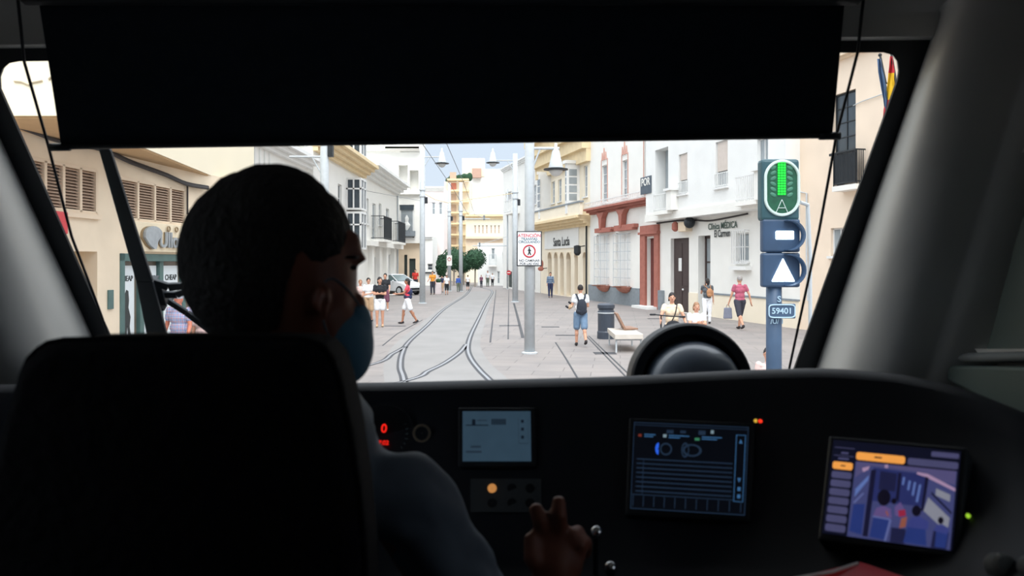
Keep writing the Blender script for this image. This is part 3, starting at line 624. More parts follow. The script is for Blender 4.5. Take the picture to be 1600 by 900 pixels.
# tall white block facing the rails
T = Fac((-15, 60), (-7.15, 60), 1)
if T.n.y > 0: T.n = -T.n
ht = [(*T.r(624, 647, 320, 372), .25), (*T.r(623, 637, 258, 296), .8), (*T.r(640, 654, 266, 296), .8), (*T.r(625, 655, 222, 238), .8)]
b = building(T, 0, 7.85, 16, 3.2, 'tall white block of flats with white balconies beside the grey pole', m_white, z0=3.8, holes=ht)
window(T, b, ht[0], fm=m_wframe, gm=m_glassm, nx=1, nz=1, fw=.12)
mb = MB(); uc = (ht[0][0]+ht[0][1])/2; zc_ = (ht[0][2]+ht[0][3])/2; mb.lathe([(.03, .6), (.16, .35), (.12, .05), (.3, -.2), (.15, -.45), (.05, -.6)], T.w(uc, zc_-.1, -.05), 10, Matrix.Diagonal((1, .3, 1))); mb.obj('window_ornament', m_cool, b)
fbox(T, b, 'planter_ledge', m_stone, ht[0][0]-.1, ht[0][1]+.1, 4.35, 4.75, 0, .35); fbox(T, b, 'roller_box', m_glassd, ht[0][0]+.05, ht[0][1]-.05, ht[0][3]-.4, ht[0][3], -.1, -.02)
for z in (7.6, 11.0): fbox(T, b, 'balcony_slab', m_white, 3.5, 7.85, z, z+.2, 0, .3)
fbox(T, b, 'balcony_front', m_white, 5.2, 7.8, 11.1, 11.5, .6, .7); balcony(T, b, 5.2, 7.8, 11.25, .7, m_galv, pitch=.25)
ht2 = [(*T.r(630, 635, 398, 449), .3), (*T.r(638, 648, 404, 449), .3), (*T.r(611, 613, 398, 449), .3)]
g = building(T, 4.5, 7.85, 3.8, 2.6, 'cream recessed ground floor with dark doors under the tall white block', m_tan, holes=ht2, n0=-.5, name='ground_floor')
T2 = Fac((-15, 60.5), (-7.15, 60.5), 1); T2.n = T.n
for q in ht2: fbox(T2, g, 'door', m_gframe, q[0], q[1], q[2], q[3], -.25, -.18)
T3 = Fac((-7.15, 60.2), (-7.15, 63.1), 1)
# distant buildings
def block(x0, x1, d, H, dep, label, wall, rects=(), gm=None, z0=0):
    F = Fac((x0, d), (x1, d), 1)
    if F.n.y > 0: F.n = -F.n
    hs = [(*F.r(*r_), .25) for r_ in rects]
    bb = building(F, 0, F.L, H, dep, label, wall, holes=hs, z0=z0)
    for q in hs: window(F, bb, q, gm=gm or m_glassm, nx=1, nz=2, sill=False)
    return F, bb
F, b = block(-13, -7.3, 82, 10.4, 8, 'pale pink house across the side street behind the tall pole', m_pink, ((675, 680, 316, 335), (686, 691, 316, 335)))
cornice(F, b, 0, F.L, 9.9, 10.4, .3, m_white)
F, b = block(-12.5, -7.9, 76, 4.9, 5.5, 'low white house behind the man in orange', m_white, ((668, 676, 412, 422),), gm=m_glassd); cornice(F, b, 0, F.L, 4.6, 5.0, .3, m_cool, 2)
fbox(F, b, 'shelf_ledge', m_iron, F.s(664), F.s(680), F.z(670, 427), F.z(670, 425), 0, .2)
F, b = block(-8.3, -5.05, 95, 12.3, 2.8, 'slim apartment tower with orange-tan balconies rising over the trees', m_cream, ((694, 698, 300, 316), (694, 698, 330, 347), (700, 702, 330, 347), (716, 722, 296, 312), (716, 722, 320, 335), (716, 722, 345, 362), (716, 722, 372, 392)), gm=m_glassm)
for k in range(8):
    z = 2.9+k*1.35; fbox(F, b, 'balcony', m_ochre, F.s(699), F.s(733), z, z+.22, 0, 1.0); fbox(F, b, 'balcony_recess', m_louv if k != 6 else mat('salmon_panel', (206, 130, 110), .8), F.s(703), F.s(713), z+.3, z+1.1, 0, .12)
mb = MB()
for k in range(9): mb.ell(F.w(.4+k*.33, 12.5+.15*math.sin(k*2.3)+k*.06, -.4), (.38, .35, .35+.1*(k % 3)), seg=8, ring=6)
m_leaf = mat('dark_green_leaves', (34, 70, 44), .8, var=.35, scale=9, bump=.8); mb.obj('roof_plants', m_leaf, b)
F, b = block(-6.4, 3.5, 101, 14.6, 6, 'big blank white side wall of a block at the end of the street', m_white, ())
fbox(F, b, 'penthouse', m_pyel, F.s(722), F.s(757), 13.6, 16.0, -2, .1); fbox(F, b, 'awning', mat('brown_awning', (196, 160, 142), .8), F.s(738), F.s(752), 13.4, 14.6, 0, .6)
F, b = block(-5.3, -1.0, 88, 7.6, 5, 'pale yellow ornate building closing the street behind the round trees', m_pyel, tuple((x, x+3, 352, 365) for x in (741, 747, 753, 759, 766, 772, 778)), gm=m_louv)
cornice(F, b, 0, F.L, 7.3, 7.8, .5, m_ochre, 2); fbox(F, b, 'string_course', m_tan, 0, F.L, 5.0, 5.25, 0, .5); fbox(F, b, 'fascia', m_tan, 0, F.L, 2.9, 5.0, 0, .08)
mb = MB(); mb.prism([F.w(0, 7.7, -1), F.w(F.L, 7.7, -1), F.w(F.L, 9.4, -1), F.w(F.L*.55, 8.9, -1)], Vector((0, 2, 0))); mb.obj('roof', m_cool, b)
F, b = block(-3.4, -.6, 76, 4.2, 4, 'low white house with balcony at the street end behind the trees', m_cool, ((768, 773, 388, 405), (785, 790, 395, 412), (777, 781, 424, 443)))
balcony(F, b, F.s(764), F.s(776), F.z(770, 414), .6, m_galv)

# ------------------------------------------------------------ trees
def tree(x, y, r, cz, label, seed, trunk=.09, squash=1.0):
    random.seed(seed); t = thing('tree', (x, y, 0), label, 'tree', None); mb = MB()
    mb.tube([(x, y, 0), (x+.03, y, cz*.5), (x, y, cz)], [trunk, trunk*.8, trunk*.6], 8)
    for k in range(4):
        a = k*1.6; mb.tube([(x, y, cz-r*.7), (x+math.cos(a)*r*.5, y+math.sin(a)*r*.5, cz)], [trunk*.5, trunk*.2], 6)
    mb.obj('trunk', mat('pale_bark', (150, 140, 130), .9, var=.2, scale=12), t)
    mb = MB(); 
    for k in range(int(1500)):
        u = random.uniform(-1, 1); th = random.uniform(0, 6.283); rr = r*(random.uniform(.55, 1.03)); q = math.sqrt(1-u*u)
        c = Vector((x+rr*q*math.cos(th), y+rr*q*math.sin(th), cz+rr*u*squash)); s_ = random.uniform(.06, .12)
        d1 = Vector((random.uniform(-1, 1), random.uniform(-1, 1), random.uniform(-1, 1))).normalized(); d2 = d1.orthogonal()
        mb.add([c-d1*s_, c+d2*s_*.5, c+d1*s_, c-d2*s_*.5], [(0, 1, 2, 3)])
    mb.ell((x, y, cz), (r*.85, r*.85, r*.85*squash), seg=14, ring=10)
    mb.obj('crown', m_leaf, t)
mb_t = ((742, 405, 18, 72, 'round clipped street tree with dense crown at the end of the rails', .95), (709, 405, 19, 76, 'round dark street tree partly behind two grey poles', 1.0), (690, 416, 9, 70, 'narrow dark shrubby tree beside the low white house', 2.0), (724, 414, 13, 79, 'small dark tree filling the gap behind the round trees', 1.0))
for i, (px, py, rp2, d, lb, sq) in enumerate(mb_t):
    c = W(px, py, d); tree(c.x, d, rp2*d/FP, c.z, lb, 11+i, squash=sq)

# ------------------------------------------------------------ poles, lamps, wires
def pole(px, d, r0, label, arm=None, collar=True):
    x = (px-800)/FP*d; p = thing('street_pole', (x, d, 0), label, 'pole')
    mb = MB(); mb.tube([(x, d, 0), (x, d, 4.2), (x, d, 8.6)], [r0, r0*.92, r0*.8], 20); mb.obj('shaft', m_galv, p, smooth=True)
    mb = MB(); mb.lathe([(r0*1.5, 0), (r0*1.5, .03), (r0*1.05, .05)], (x, d, 0), 16); mb.obj('base_plate', m_galv, p)
    if collar:
        mb = MB()
        for z in (6.0, 6.35): mb.lathe([(r0*.93, -.04), (r0*1.1, -.03), (r0*1.1, .03), (r0*.93, .04)], (x, d, z), 16)
        mb.obj('collar', m_galv, p); mb = MB(); mb.box((x+r0*.85, d-.1, 5.6), (x+r0*.85+.15, d+.1, 5.95)); mb.obj('junction_box', m_iron, p)
    if arm:
        mb = MB(); z = arm[1]; mb.tube([(x, d, z), (x+arm[0], d, z)], .035, 8); mb.tube([(x, d, z-.7), (x+arm[0]*.35, d, z-.02)], .022, 8); mb.obj('bracket_arm', m_galv, p)
    return p
def lamp(px, py, d, dia, label, up_):
    c = W(px, py, d); l = thing('street_lamp', c, label, 'lamp', 'bell-shaped street lamps'); r = dia/2
    mb = MB(); mb.lathe([(r*.1, r*2.1), (r*.13, r*1.7), (r*.3, r*1.45), (r*.38, r*1.05), (r*.48, r*.6), (r*.60, r*.12), (r*.6, 0)], c, 24); mb.tube([c+Vector((0, 0, r*1.9)), c+Vector((0, 0, up_))], .02, 6); mb.obj('lamp_shade', mat('pale_lamp_bell', (206, 212, 216), .5, var=.06), l, smooth=True)
    mb = MB(); mb.lathe([(r*.5, .05*dia), (r, .0), (r, -.04*dia), (r*.6, -.05*dia)], c, 28); mb.obj('rim', m_iron, l)
    mb = MB(); mb.lathe([(r*.58, -.04*dia), (r*.54, -r*.25), (r*.35, -r*.5), (r*.1, -r*.6)], c, 20); mb.obj('diffuser', mat('frosted_bowl', (206, 206, 204), .3, var=.04), l, smooth=True)
pole(827.5, 19.4, .135, 'grey steel pole carrying the tram warning sign', (.75, 5.18), collar=False)
pole(805, 44.5, .17, 'grey steel pole standing behind and beside the sign pole', (-1.35, 8.2))
pole(660, 43, .165, 'grey steel pole in front of the tall white block', (1.2, 8.2))
pole(507, 24, .145, 'grey steel pole rising just behind the driver\'s head', (-1.1, 5.6))
pole(702, 61, .15, 'thin grey pole with small white sign near the trees')
pole(720, 60.5, .16, 'thin grey pole between the two round trees')
pole(793, 66, .08, 'slender distant pole beside the white house door', collar=False)
lamp(868.5, 264, 19.4, .62, 'bell-shaped street lamp hanging from the arm of the sign pole', .38)
lamp(690.5, 255, 43, .80, 'bell-shaped street lamp on the pole before the white block', .72)
lamp(770, 254, 44.5, .78, 'bell-shaped street lamp on the pole behind the sign pole', .72)
def wire(pts, r, label, m=mat('grey_wire', (120, 124, 132), .6)):
    mb = MB(); mb.tube([Vector(p) for p in pts], r, 5); tag(mb.obj('overhead_wire', m, smooth=True), label, 'wire')
wire([(-2.3, 8, 6), (-2.8, 24.4, 6), (-2.95, 38, 6), (-3.4, 60, 6)], .012, 'overhead tram contact wire, the one passing the lamp by the white block')
wire([(-1.6, 8, 6), (-2.03, 23.6, 6), (-2.25, 36, 6), (-2.9, 60, 6)], .012, 'overhead tram contact wire converging over the rails, nearer the sign pole')
wire([(-8.8, 46, 6.6), (-5, 46, 5.9), (-4.3, 46, 5.8)], .012, 'thin stay wire from pole to house cornice by the white block')
wire([W(662, 302, 43), W(680, 312, 43.5), W(700, 317, 44), W(730, 312, 44.2), W(803, 302, 44.5)], .022, 'slack cross wire strung between the two tall poles', m_ochre)
for px, d, dx, py, lb in ((720, 60.5, 2.3, 342, 'horizontal tram wire bracket on the thin pole between the trees'), (793, 66, -3.0, 384, 'horizontal tram wire bracket on the slender distant pole')):
    x = (px-800)/FP*d; z = EYE+(HZ-py)/FP*d; r_ = thing('wire_bracket', (x, d, z), lb, 'bracket'); mb = MB(); mb.tube([(x, d, z), (x+dx, d, z)], .04, 6); mb.tube([(x, d, z+.8), (x+dx*.9, d, z)], .02, 6); mb.obj('arm', m_galv, r_)
    mb = MB(); mb.lathe([(.05, -.2), (.08, -.1), (.05, 0), (.08, .1), (.05, .2)], (x+dx*.8, d, z+.1), 8); mb.obj('insulator', m_stone, r_)

# warning sign on the pole
def plate(root, c, w_, h_, m, d=.02, name='plate', bevel=0, border=None):
    mb = MB(); mb.box((c[0]-w_/2, c[1], c[2]-h_/2), (c[0]+w_/2, c[1]+d, c[2]+h_/2)); return mb.obj(name, m, root, bevel=bevel)
FX = Vector((1, 0, 0)); FZ = Vector((0, 0, 1))
c = W(827, 388.5, 19.2); sg = thing('warning_sign', c, 'white tram warning sign with red ring and black walking figure on the pole', 'sign')
plate(sg, c, .63, .88, m_iron, .03, 'border', bevel=.01); plate(sg, c+Vector((0, -.006, 0)), .575, .825, mat('sign_white', (238, 240, 244), .5, var=.02), .01, 'face')
yy = c.y-.008
def st(t_, py, size, m, sx=1): text(t_, size, frame((c.x, yy-.001, EYE+(HZ-py)/FP*19.2), FX, FZ), m, sg, sx=sx, ext=.002)
st('ATENCIÓN', 368.3, .112, m_lred, 1.0); st('TRANVÍAS', 373.6, .088, m_lblue); st('CIRCULANDO', 378.2, .084, m_lblue)
st('NO CAMINAR', 407.3, .082, m_text); st('POR LAS VÍAS', 412.2, .078, m_text)
rc = W(827, 392.5, 19.2); mb = MB(); ring = [(rc.x+.145*math.cos(a), yy, rc.z+.145*math.sin(a)) for a in [2*math.pi*i/36 for i in range(37)]]
m_ringred = mat('sign_ring_red', (190, 40, 52), .5, var=.03); mb.tube(ring, .018, 6); mb.obj('prohibition_ring', m_ringred, sg)
mb = MB(); K = .155
def lb2(p, r_=.014): mb.tube([(rc.x+a*K, yy-.001, rc.z+b_*K) for a, b_ in p], r_, 6)
mb.ell((rc.x, yy, rc.z+.55*K), .018); lb2([(0, .4), (0, -.05)], .02); lb2([(0, -.05), (.12, -.3), (.24, -.6)]); lb2([(0, -.05), (-.08, -.3), (-.2, -.6)]); lb2([(0, .36), (.2, .12), (.28, .0)], .01); lb2([(0, .36), (-.16, .15), (-.26, .1)], .01)
mb.obj('walking_figure', mat('black_figure', (20, 26, 28), .6), sg)
mb = MB(); mb.box((c.x-.1, c.y+.02, c.z-.3), (c.x+.1, c.y+.06, c.z-.25)); mb.box((c.x-.1, c.y+.02, c.z+.25), (c.x+.1, c.y+.06, c.z+.3)); mb.obj('clamp', m_galv, sg)
c = W(702, 407, 60.8); s2 = thing('small_sign', c, 'small white square sign on the thin pole by the trees', 'sign'); plate(s2, c, .42, .82, m_cool, .04, 'face'); mb = MB(); mb.tube([(c.x+.12*math.cos(a), c.y-.01, c.z+.1+.12*math.sin(a)) for a in [2*math.pi*i/16 for i in range(17)]], .02, 5); mb.obj('ring_mark', m_ringred, s2)
c = W(795, 426, 65.6); s3 = thing('no_entry_sign', c, 'red no-entry disc on the slender distant pole', 'sign'); mb = MB(); mb.lathe([(.2, -.02), (.2, .02)], c, 20, Matrix.Rotation(math.pi/2, 3, 'X')); mb.obj('disc', m_ringred, s3); plate(s3, c+Vector((0, -.03, 0)), .26, .07, m_white, .01, 'bar')
c = W(846, 421, 56); s4 = thing('hanging_shop_sign', (2.2, 56, 2), 'dark red round shop sign on a bracket beside the arcade house', 'sign'); cc = W(845, 420, 56); mb = MB(); mb.ell(cc, (.22, .06, .16), seg=16); mb.ell(cc+Vector((.05, 0, .35)), (.14, .05, .3), seg=12); mb.obj('panel', m_red, s4); mb = MB(); mb.tube([cc, cc+Vector((.9, 0, .1))], .03, 5); mb.obj('bracket', m_iron, s4)

# tram signal on its post
DS = 7.0; PXM = DS/FP
m_hous = mat('glow_tinted_teal_housing', (44, 80, 88), .5, var=.12, scale=6); m_hous2 = mat('glow_tinted_blue_housing', (46, 70, 98), .5, var=.12, scale=6); m_post = mat('glow_tinted_post', (62, 84, 110), .5, var=.12, scale=5)  # blue tint of housings and post is lamp glow put into their colour
m_gled = glow('green_led', (40, 230, 70), 1.6); m_wled = glow('white_led', (236, 246, 255), 6); m_oval = mat('pale_oval_reflection', (196, 212, 206), .5, var=.05)
sc_ = W(1216, 430, DS); sig = thing('tram_signal', (W(1215, 400, DS).x, DS+.05, 0), 'tall tram signal post, glow-tinted blue-green, with lit green bar, white bar and bright white triangle', 'signal')
def pbox(mb, x0, y0, x1, y1, n0, n1, d=DS):
    a = W(x0, y1, d); c2 = W(x1, y0, d); mb.box((a.x, d+n0, a.z), (c2.x, d+n1, c2.z))
mb = MB(); a = W(1215, 450, DS); mb.tube([(a.x, DS+.1, 0), (a.x, DS+.1, 2.3+(HZ-340)*PXM)], .070, 18); mb.obj('post', m_post, sig, smooth=True)
mb = MB(); pbox(mb, 1190, 248, 1250, 345, 0, .14); mb.obj('upper_head', m_hous, sig, bevel=.03)
mb = MB(); pbox(mb, 1192, 342, 1251, 394, 0, .1); mb.obj('middle_head', m_hous2, sig, bevel=.02)
mb = MB(); pbox(mb, 1192, 395, 1251, 449, 0, .1); mb.obj('lower_head', m_hous2, sig, bevel=.02)
mb = MB(); pts = []
for i in range(49):
    a_ = 2*math.pi*i/48; x = 1221.5+26*math.cos(a_); y = (278 if math.sin(a_) > 0 else 310)-26*math.sin(a_); q = W(x, y, DS); pts.append((q.x, DS-.012, q.z))
mb.tube(pts, .014, 6); mb.obj('oval_reflection', m_oval, sig)  # oval light reflection built as a solid pale ring
mb = MB(); q = [Vector((p[0], DS-.004, p[2])) for p in pts[:-1]]; mb.prism(list(reversed(q)), (0, .01, 0)); mb.obj('lens', mat('dark_green_lens', (32, 84, 60), .25, var=.2, scale=14), sig)
mb = MB()
for i in range(3):
    for j in range(13):
        x = 1216.5+i*4.4; y = 254+j*4.1; p = W(x, y, DS); mb.box((p.x-.0095, DS-.018, p.z-.009), (p.x+.0095, DS-.006, p.z+.009))
mb.obj('green_light_bar', m_gled, sig)
mb = MB()
for pl_ in (((1221, 312), (1212, 332)), ((1221, 312), (1230, 332)), ((1216, 325), (1226, 325))): mb.tube([W(*p, DS)+Vector((0, -.012, 0)) for p in pl_], .0035, 5)
mb.obj('faint_mark', m_gled if False else m_oval, sig)
mb = MB()
for k in range(6):
    for sgn in (-1, 1): 
        p = W(1221+sgn*13, 262+k*8.5, DS); mb.ell((p.x, DS-.006, p.z), (.032, .006, .018), Matrix.Rotation(sgn*.5*(1 if k < 3 else -1), 3, 'Y'), 8, 5)
mb.obj('unlit_segments', mat('unlit_green', (62, 118, 96), .4, var=.1), sig)
mb = MB(); pbox(mb, 1212, 361, 1240, 374, -.015, .01); mb.obj('white_light_bar', m_wled, sig, bevel=.006)
mb = MB(); tri = [W(1223, 403, DS), W(1242, 440, DS), W(1205, 440, DS)]; mb.prism([Vector((p.x, DS-.015, p.z)) for p in tri], (0, .02, 0)); mb.obj('white_light_triangle', m_wled, sig, bevel=.01)
for y0, y1 in ((346, 390), (399, 445)):
    mb = MB(); cx = W(1229, (y0+y1)/2, DS); r_ = (y1-y0)/2*PXM*1.08
    for i in range(16):
        a0_ = -.15+math.pi*1.1*i/16-math.pi/2; a1_ = -.15+math.pi*1.1*(i+1)/16-math.pi/2
        P_ = [Vector((cx.x+math.cos(a)*rr, DS-dy, cx.z+math.sin(a)*rr)) for a in (a0_, a1_) for rr in (r_, r_-.008) for dy in (0, .10)]
        mb.hexa([P_[0], P_[2], P_[6], P_[4], P_[1], P_[3], P_[7], P_[5]])
    mb.obj('visor', m_hous2, sig)
c = W(1220.5, 486, DS)+Vector((0, -.02, 0)); plate(sig, c, .255, .135, m_post, .02, 'number_plate', bevel=.01)
mb = MB(); pts = []
for i in range(41):
    a_ = 2*math.pi*i/40; sx_ = math.copysign(abs(math.cos(a_))**.35, math.cos(a_)); sz_ = math.copysign(abs(math.sin(a_))**.35, math.sin(a_)); pts.append((c.x+sx_*.118, c.y-.003, c.z+sz_*.058))
mb.tube(pts, .006, 6); m_pl = mat('pale_blue_enamel', (176, 204, 222), .5, var=.04); mb.obj('plate_border', m_pl, sig)
text('59401', .075, frame((c.x, c.y-.003, c.z), FX, FZ), m_pl, sig, ext=.002); text('S', .075, frame((W(1219, 468, DS).x, DS+.026, W(0, 468, DS).z), FX, FZ), m_pl, sig, ext=.004); text('/U/ 1', .06, frame((W(1216, 503, DS).x, DS+.026, W(0, 503, DS).z), FX, FZ), m_pl, sig, ext=.004)
mb = MB(); mb.tube([W(1262, 320, DS+.3), W(1266, 400, DS+.3), (W(1266, 400, DS+.3).x, DS+.3, 0)], .018, 8); mb.tube([W(1250, 316, DS+.2), W(1262, 320, DS+.3)], .018, 8); mb.obj('conduit', m_galv, sig)

# ------------------------------------------------------------ bin, bench, board, cars
bx = G(947, 529); bi = thing('litter_bin', bx, 'tall dark grey cylindrical litter bin beside the stone bench', 'bin')
m_bin = mat('dark_grey_bin', (58, 66, 78), .45, var=.1, scale=8)
mb = MB(); mb.lathe([(.27, 0), (.27, .2), (.25, .24), (.25, .78), (.26, .82), (.22, .86)], bx, 28); mb.obj('body', m_bin, bi, smooth=False)
mb = MB(); mb.lathe([(.22, .84), (.23, .9), (.26, .93), (.26, 1.02), (.2, 1.06), (.12, 1.07)], bx, 28); mb.obj('lid', m_bin, bi); mb = MB(); mb.lathe([(.252, .76), (.262, .77), (.262, .79), (.252, .80)], bx, 28); mb.obj('band', m_galv, bi)
be = thing('street_bench', G(978, 541), 'low pale stone bench with metal legs and wooden seat beside the dark bin', 'bench')
m_conc = mat('pale_bench_stone', (206, 198, 188), .8, var=.06, scale=6); m_wood = mat('brown_bench_wood', (146, 112, 92), .6, var=.15, scale=5)
o_ = G(950, 532); BT = .47
def bp(px, py, z): return G(px, py, z)
tp = [bp(949, 513.5, BT), bp(987, 512.5, BT), bp(1006, 519, BT), bp(962, 521, BT)]
tp = [Vector((2.62, 22.2, BT)), Vector((3.45, 22.4, BT)), Vector((3.55, 19.9, BT)), Vector((2.78, 19.6, BT))]
tp = [G(949, 512.5, BT), G(989, 513.5, BT), G(1005, 522, BT), G(961, 522.5, BT)]
mb = MB(); mb.hexa([p-Vector((0, 0, .13)) for p in reversed(tp)]+[p for p in reversed(tp)]); mb.obj('seat_slab', m_conc, be, bevel=.01)
for k in range(4):
    p = tp[k]*.88+(tp[0]+tp[1]+tp[2]+tp[3])*.03; mb = MB(); mb.box((p.x-.02, p.y-.02, 0), (p.x+.02, p.y+.02, p.z-.12)); mb.obj('leg', m_galv, be)
mb = MB(); q = [tp[k]*.88+(tp[0]+tp[1]+tp[2]+tp[3])*.03-Vector((0, 0, .15)) for k in range(4)]; mb.tube(q+[q[0]], .02, 6); mb.obj('under_frame', m_galv, be)
s0 = G(975, 515.5, BT+.015); mb = MB(); a = [s0, G(997, 515, BT+.015), G(984, 511.5, BT+.015), G(970, 511.5, BT+.015)]
mb.hexa(a+[p+Vector((0, 0, .04)) for p in a]); mb.obj('wooden_seat', m_wood, be)
t1 = Vector((-.21, 0, .40)); mb = MB(); a2 = [a[0], a[3], a[3]+t1*.95, a[0]+t1]; mb.hexa([p+Vector((0, 0, .04)) for p in a2]+[p+Vector((.05, .0, .05)) for p in a2]); mb.obj('wooden_back', m_wood, be)
ib = thing('planter_box', G(685, 460), 'pale pink box standing on the pavement beside the man in orange', 'box'); p = G(685, 460); mb = MB(); mb.box((p.x-.22, p.y-.2, 0), (p.x+.22, p.y+.2, .85)); mb.obj('box', mat('pale_pink_box', (216, 204, 206), .7), ib, bevel=.03); mb = MB(); mb.ell((p.x, p.y, .98), (.2, .18, .16)); mb.obj('plant', m_leaf, ib)

def car(pos, yaw, label, body, name='car'):
    r = thing(name, (pos[0], pos[1], 0), label, 'car'); M = Matrix.Translation((pos[0], pos[1], 0)) @ Matrix.Rotation(yaw, 4, 'Z')
    prof = [(-2.0, .35), (-2.05, .75), (-1.95, .98), (-1.55, 1.04), (1.0, .98), (1.75, .84), (2.02, .68), (2.05, .35), (1.7, .25), (-1.7, .25)]
    mb = MB(); n = len(prof); vs = []
    rows = [(-.84, .96), (-.80, 1.0), (.80, 1.0), (.84, .96)]
    for y, s_ in ((-.86, .97), (-.74, 1), (.74, 1), (.86, .97)):
        for x, z in prof: vs.append(M @ Vector((x*s_, y, .25+(z-.25)*s_)))
    fs = [(i*n+k, i*n+(k+1) % n, (i+1)*n+(k+1) % n, (i+1)*n+k) for i in range(3) for k in range(n)]+[tuple(reversed(range(n))), tuple(3*n+k for k in range(n))]
    mb.add(vs, fs); mb.obj('body', body, r, bevel=.05, smooth=False)
    def cab_(x0, x1, x2, x3, z0, z1, y0, y1): return [M @ Vector(p) for p in ((x0, -y0, z0), (x3, -y0, z0), (x3, y0, z0), (x0, y0, z0), (x1, -y1, z1), (x2, -y1, z1), (x2, y1, z1), (x1, y1, z1))]
    mb = MB(); mb.hexa(cab_(-1.6, -1.0, .2, 1.0, 1.0, 1.42, .78, .6)); mb.obj('windows', mat('car_glass', (96, 116, 118), .15, var=.1), r, bevel=.04)
    mb = MB(); mb.hexa(cab_(-1.02, -.98, .18, .24, 1.41, 1.47, .62, .56))
    for x0, x1 in ((-1.6, -1.0), (1.0, .2), (-.3, -.28)):
        for s_ in (-1, 1): mb.tube([M @ Vector((x0, s_*.79, 1.0)), M @ Vector((x1, s_*.61, 1.43))], .035, 6)
    mb.obj('roof', body, r, bevel=.01)
    for x in (-1.3, 1.3):
        for s_ in (-1, 1):
            R3 = (M.to_3x3() @ Matrix.Rotation(math.pi/2, 3, 'X')); mb = MB(); mb.lathe([(.18, -.1), (.31, -.1), (.33, -.06), (.33, .06), (.31, .1), (.18, .1)], M @ Vector((x, s_*.80, .33)), 20, R3); wh = mb.obj('wheel', mat('tyre_black', (28, 28, 30), .7), r); mb = MB(); mb.lathe([(.2, -.105), (.2, .105)], M @ Vector((x, s_*.80, .33)), 14, R3); mb.obj('hubcap', m_galv, wh)
    for s_ in (-1, 1):
        mb = MB(); mb.ell(M @ Vector((1.96, s_*.6, .68)), (.1, .16, .08)); mb.obj('headlight', m_glassm, r); mb = MB(); mb.ell(M @ Vector((.75, s_*.95, 1.0)), (.08, .1, .07)); mb.obj('mirror', body, r)
    mb = MB(); mb.box((2.0, -.5, .38), (2.07, .5, .52), M); mb.obj('grille', m_iron, r); mb = MB(); mb.box((-1.9, -.87, .26), (1.9, .87, .3), M); mb.obj('underbody', m_iron, r)
car((-8.35, 55.0), -math.radians(38), 'small white car standing behind the walking girls near the grey pole', mat('white_car_paint', (232, 234, 238), .3, var=.02, coat=.5))
car((2.45, 62.5), math.radians(95), 'dark green car parked beyond the sign pole near the arcade house', mat('dark_car_paint', (44, 62, 62), .3, var=.08, coat=.5))
# ------------------------------------------------------------ people
m_skin = mat('tanned_skin', (206, 154, 128), .6, var=.06, scale=20); m_skin2 = mat('brown_skin', (170, 118, 92), .6, var=.06, scale=20)
m_hairk = mat('dark_hair', (34, 28, 28), .6, var=.2, scale=60, bump=.4); m_hairb = mat('light_brown_hair', (150, 112, 84), .6, var=.2, scale=60, bump=.4); m_hairg = mat('grey_hair', (150, 146, 144), .6, var=.2, scale=60)
m_eye = mat('dark_eye', (30, 24, 22), .3); m_lip = mat('lip', (160, 84, 78), .5)
def cloth(name, rgb, **k): return mat(name, rgb, k.pop('rough', .85), var=k.pop('var', .10), scale=k.pop('scale', 14), bump=.25, **k)
def checked(name, c1, c2, c3, sc=14):
    m = mat(name, c1, .85, var=.02); t = m.node_tree; b = t.nodes['Principled BSDF']; co = t.nodes.new('ShaderNodeTexCoord')
    last = None
    base = b.inputs['Base Color'].links[0].from_socket
    for ax, col in (('X', c2), ('Z', c2), ('X', c3), ('Z', c3)):
        sp_ = t.nodes.new('ShaderNodeSeparateXYZ'); t.links.new(co.outputs['Object'], sp_.inputs[0])
        mu = t.nodes.new('ShaderNodeMath'); mu.operation = 'MULTIPLY_ADD'; mu.inputs[1].default_value = sc; mu.inputs[2].default_value = .5 if col is c3 else 0; t.links.new(sp_.outputs[ax], mu.inputs[0])
        fr = t.nodes.new('ShaderNodeMath'); fr.operation = 'FRACT'; t.links.new(mu.outputs[0], fr.inputs[0])
        lt = t.nodes.new('ShaderNodeMath'); lt.operation = 'LESS_THAN'; lt.inputs[1].default_value = .3 if col is c2 else .22; t.links.new(fr.outputs[0], lt.inputs[0])
        ml = t.nodes.new('ShaderNodeMath'); ml.operation = 'MULTIPLY'; ml.inputs[1].default_value = .6; t.links.new(lt.outputs[0], ml.inputs[0])
        mx = t.nodes.new('ShaderNodeMix'); mx.data_type = 'RGBA'; t.links.new(ml.outputs[0], mx.inputs[0]); t.links.new(base, mx.inputs[6]); mx.inputs[7].default_value = (*[s2l(v) for v in col], 1); base = mx.outputs[2]
    t.links.new(base, b.inputs['Base Color']); return m
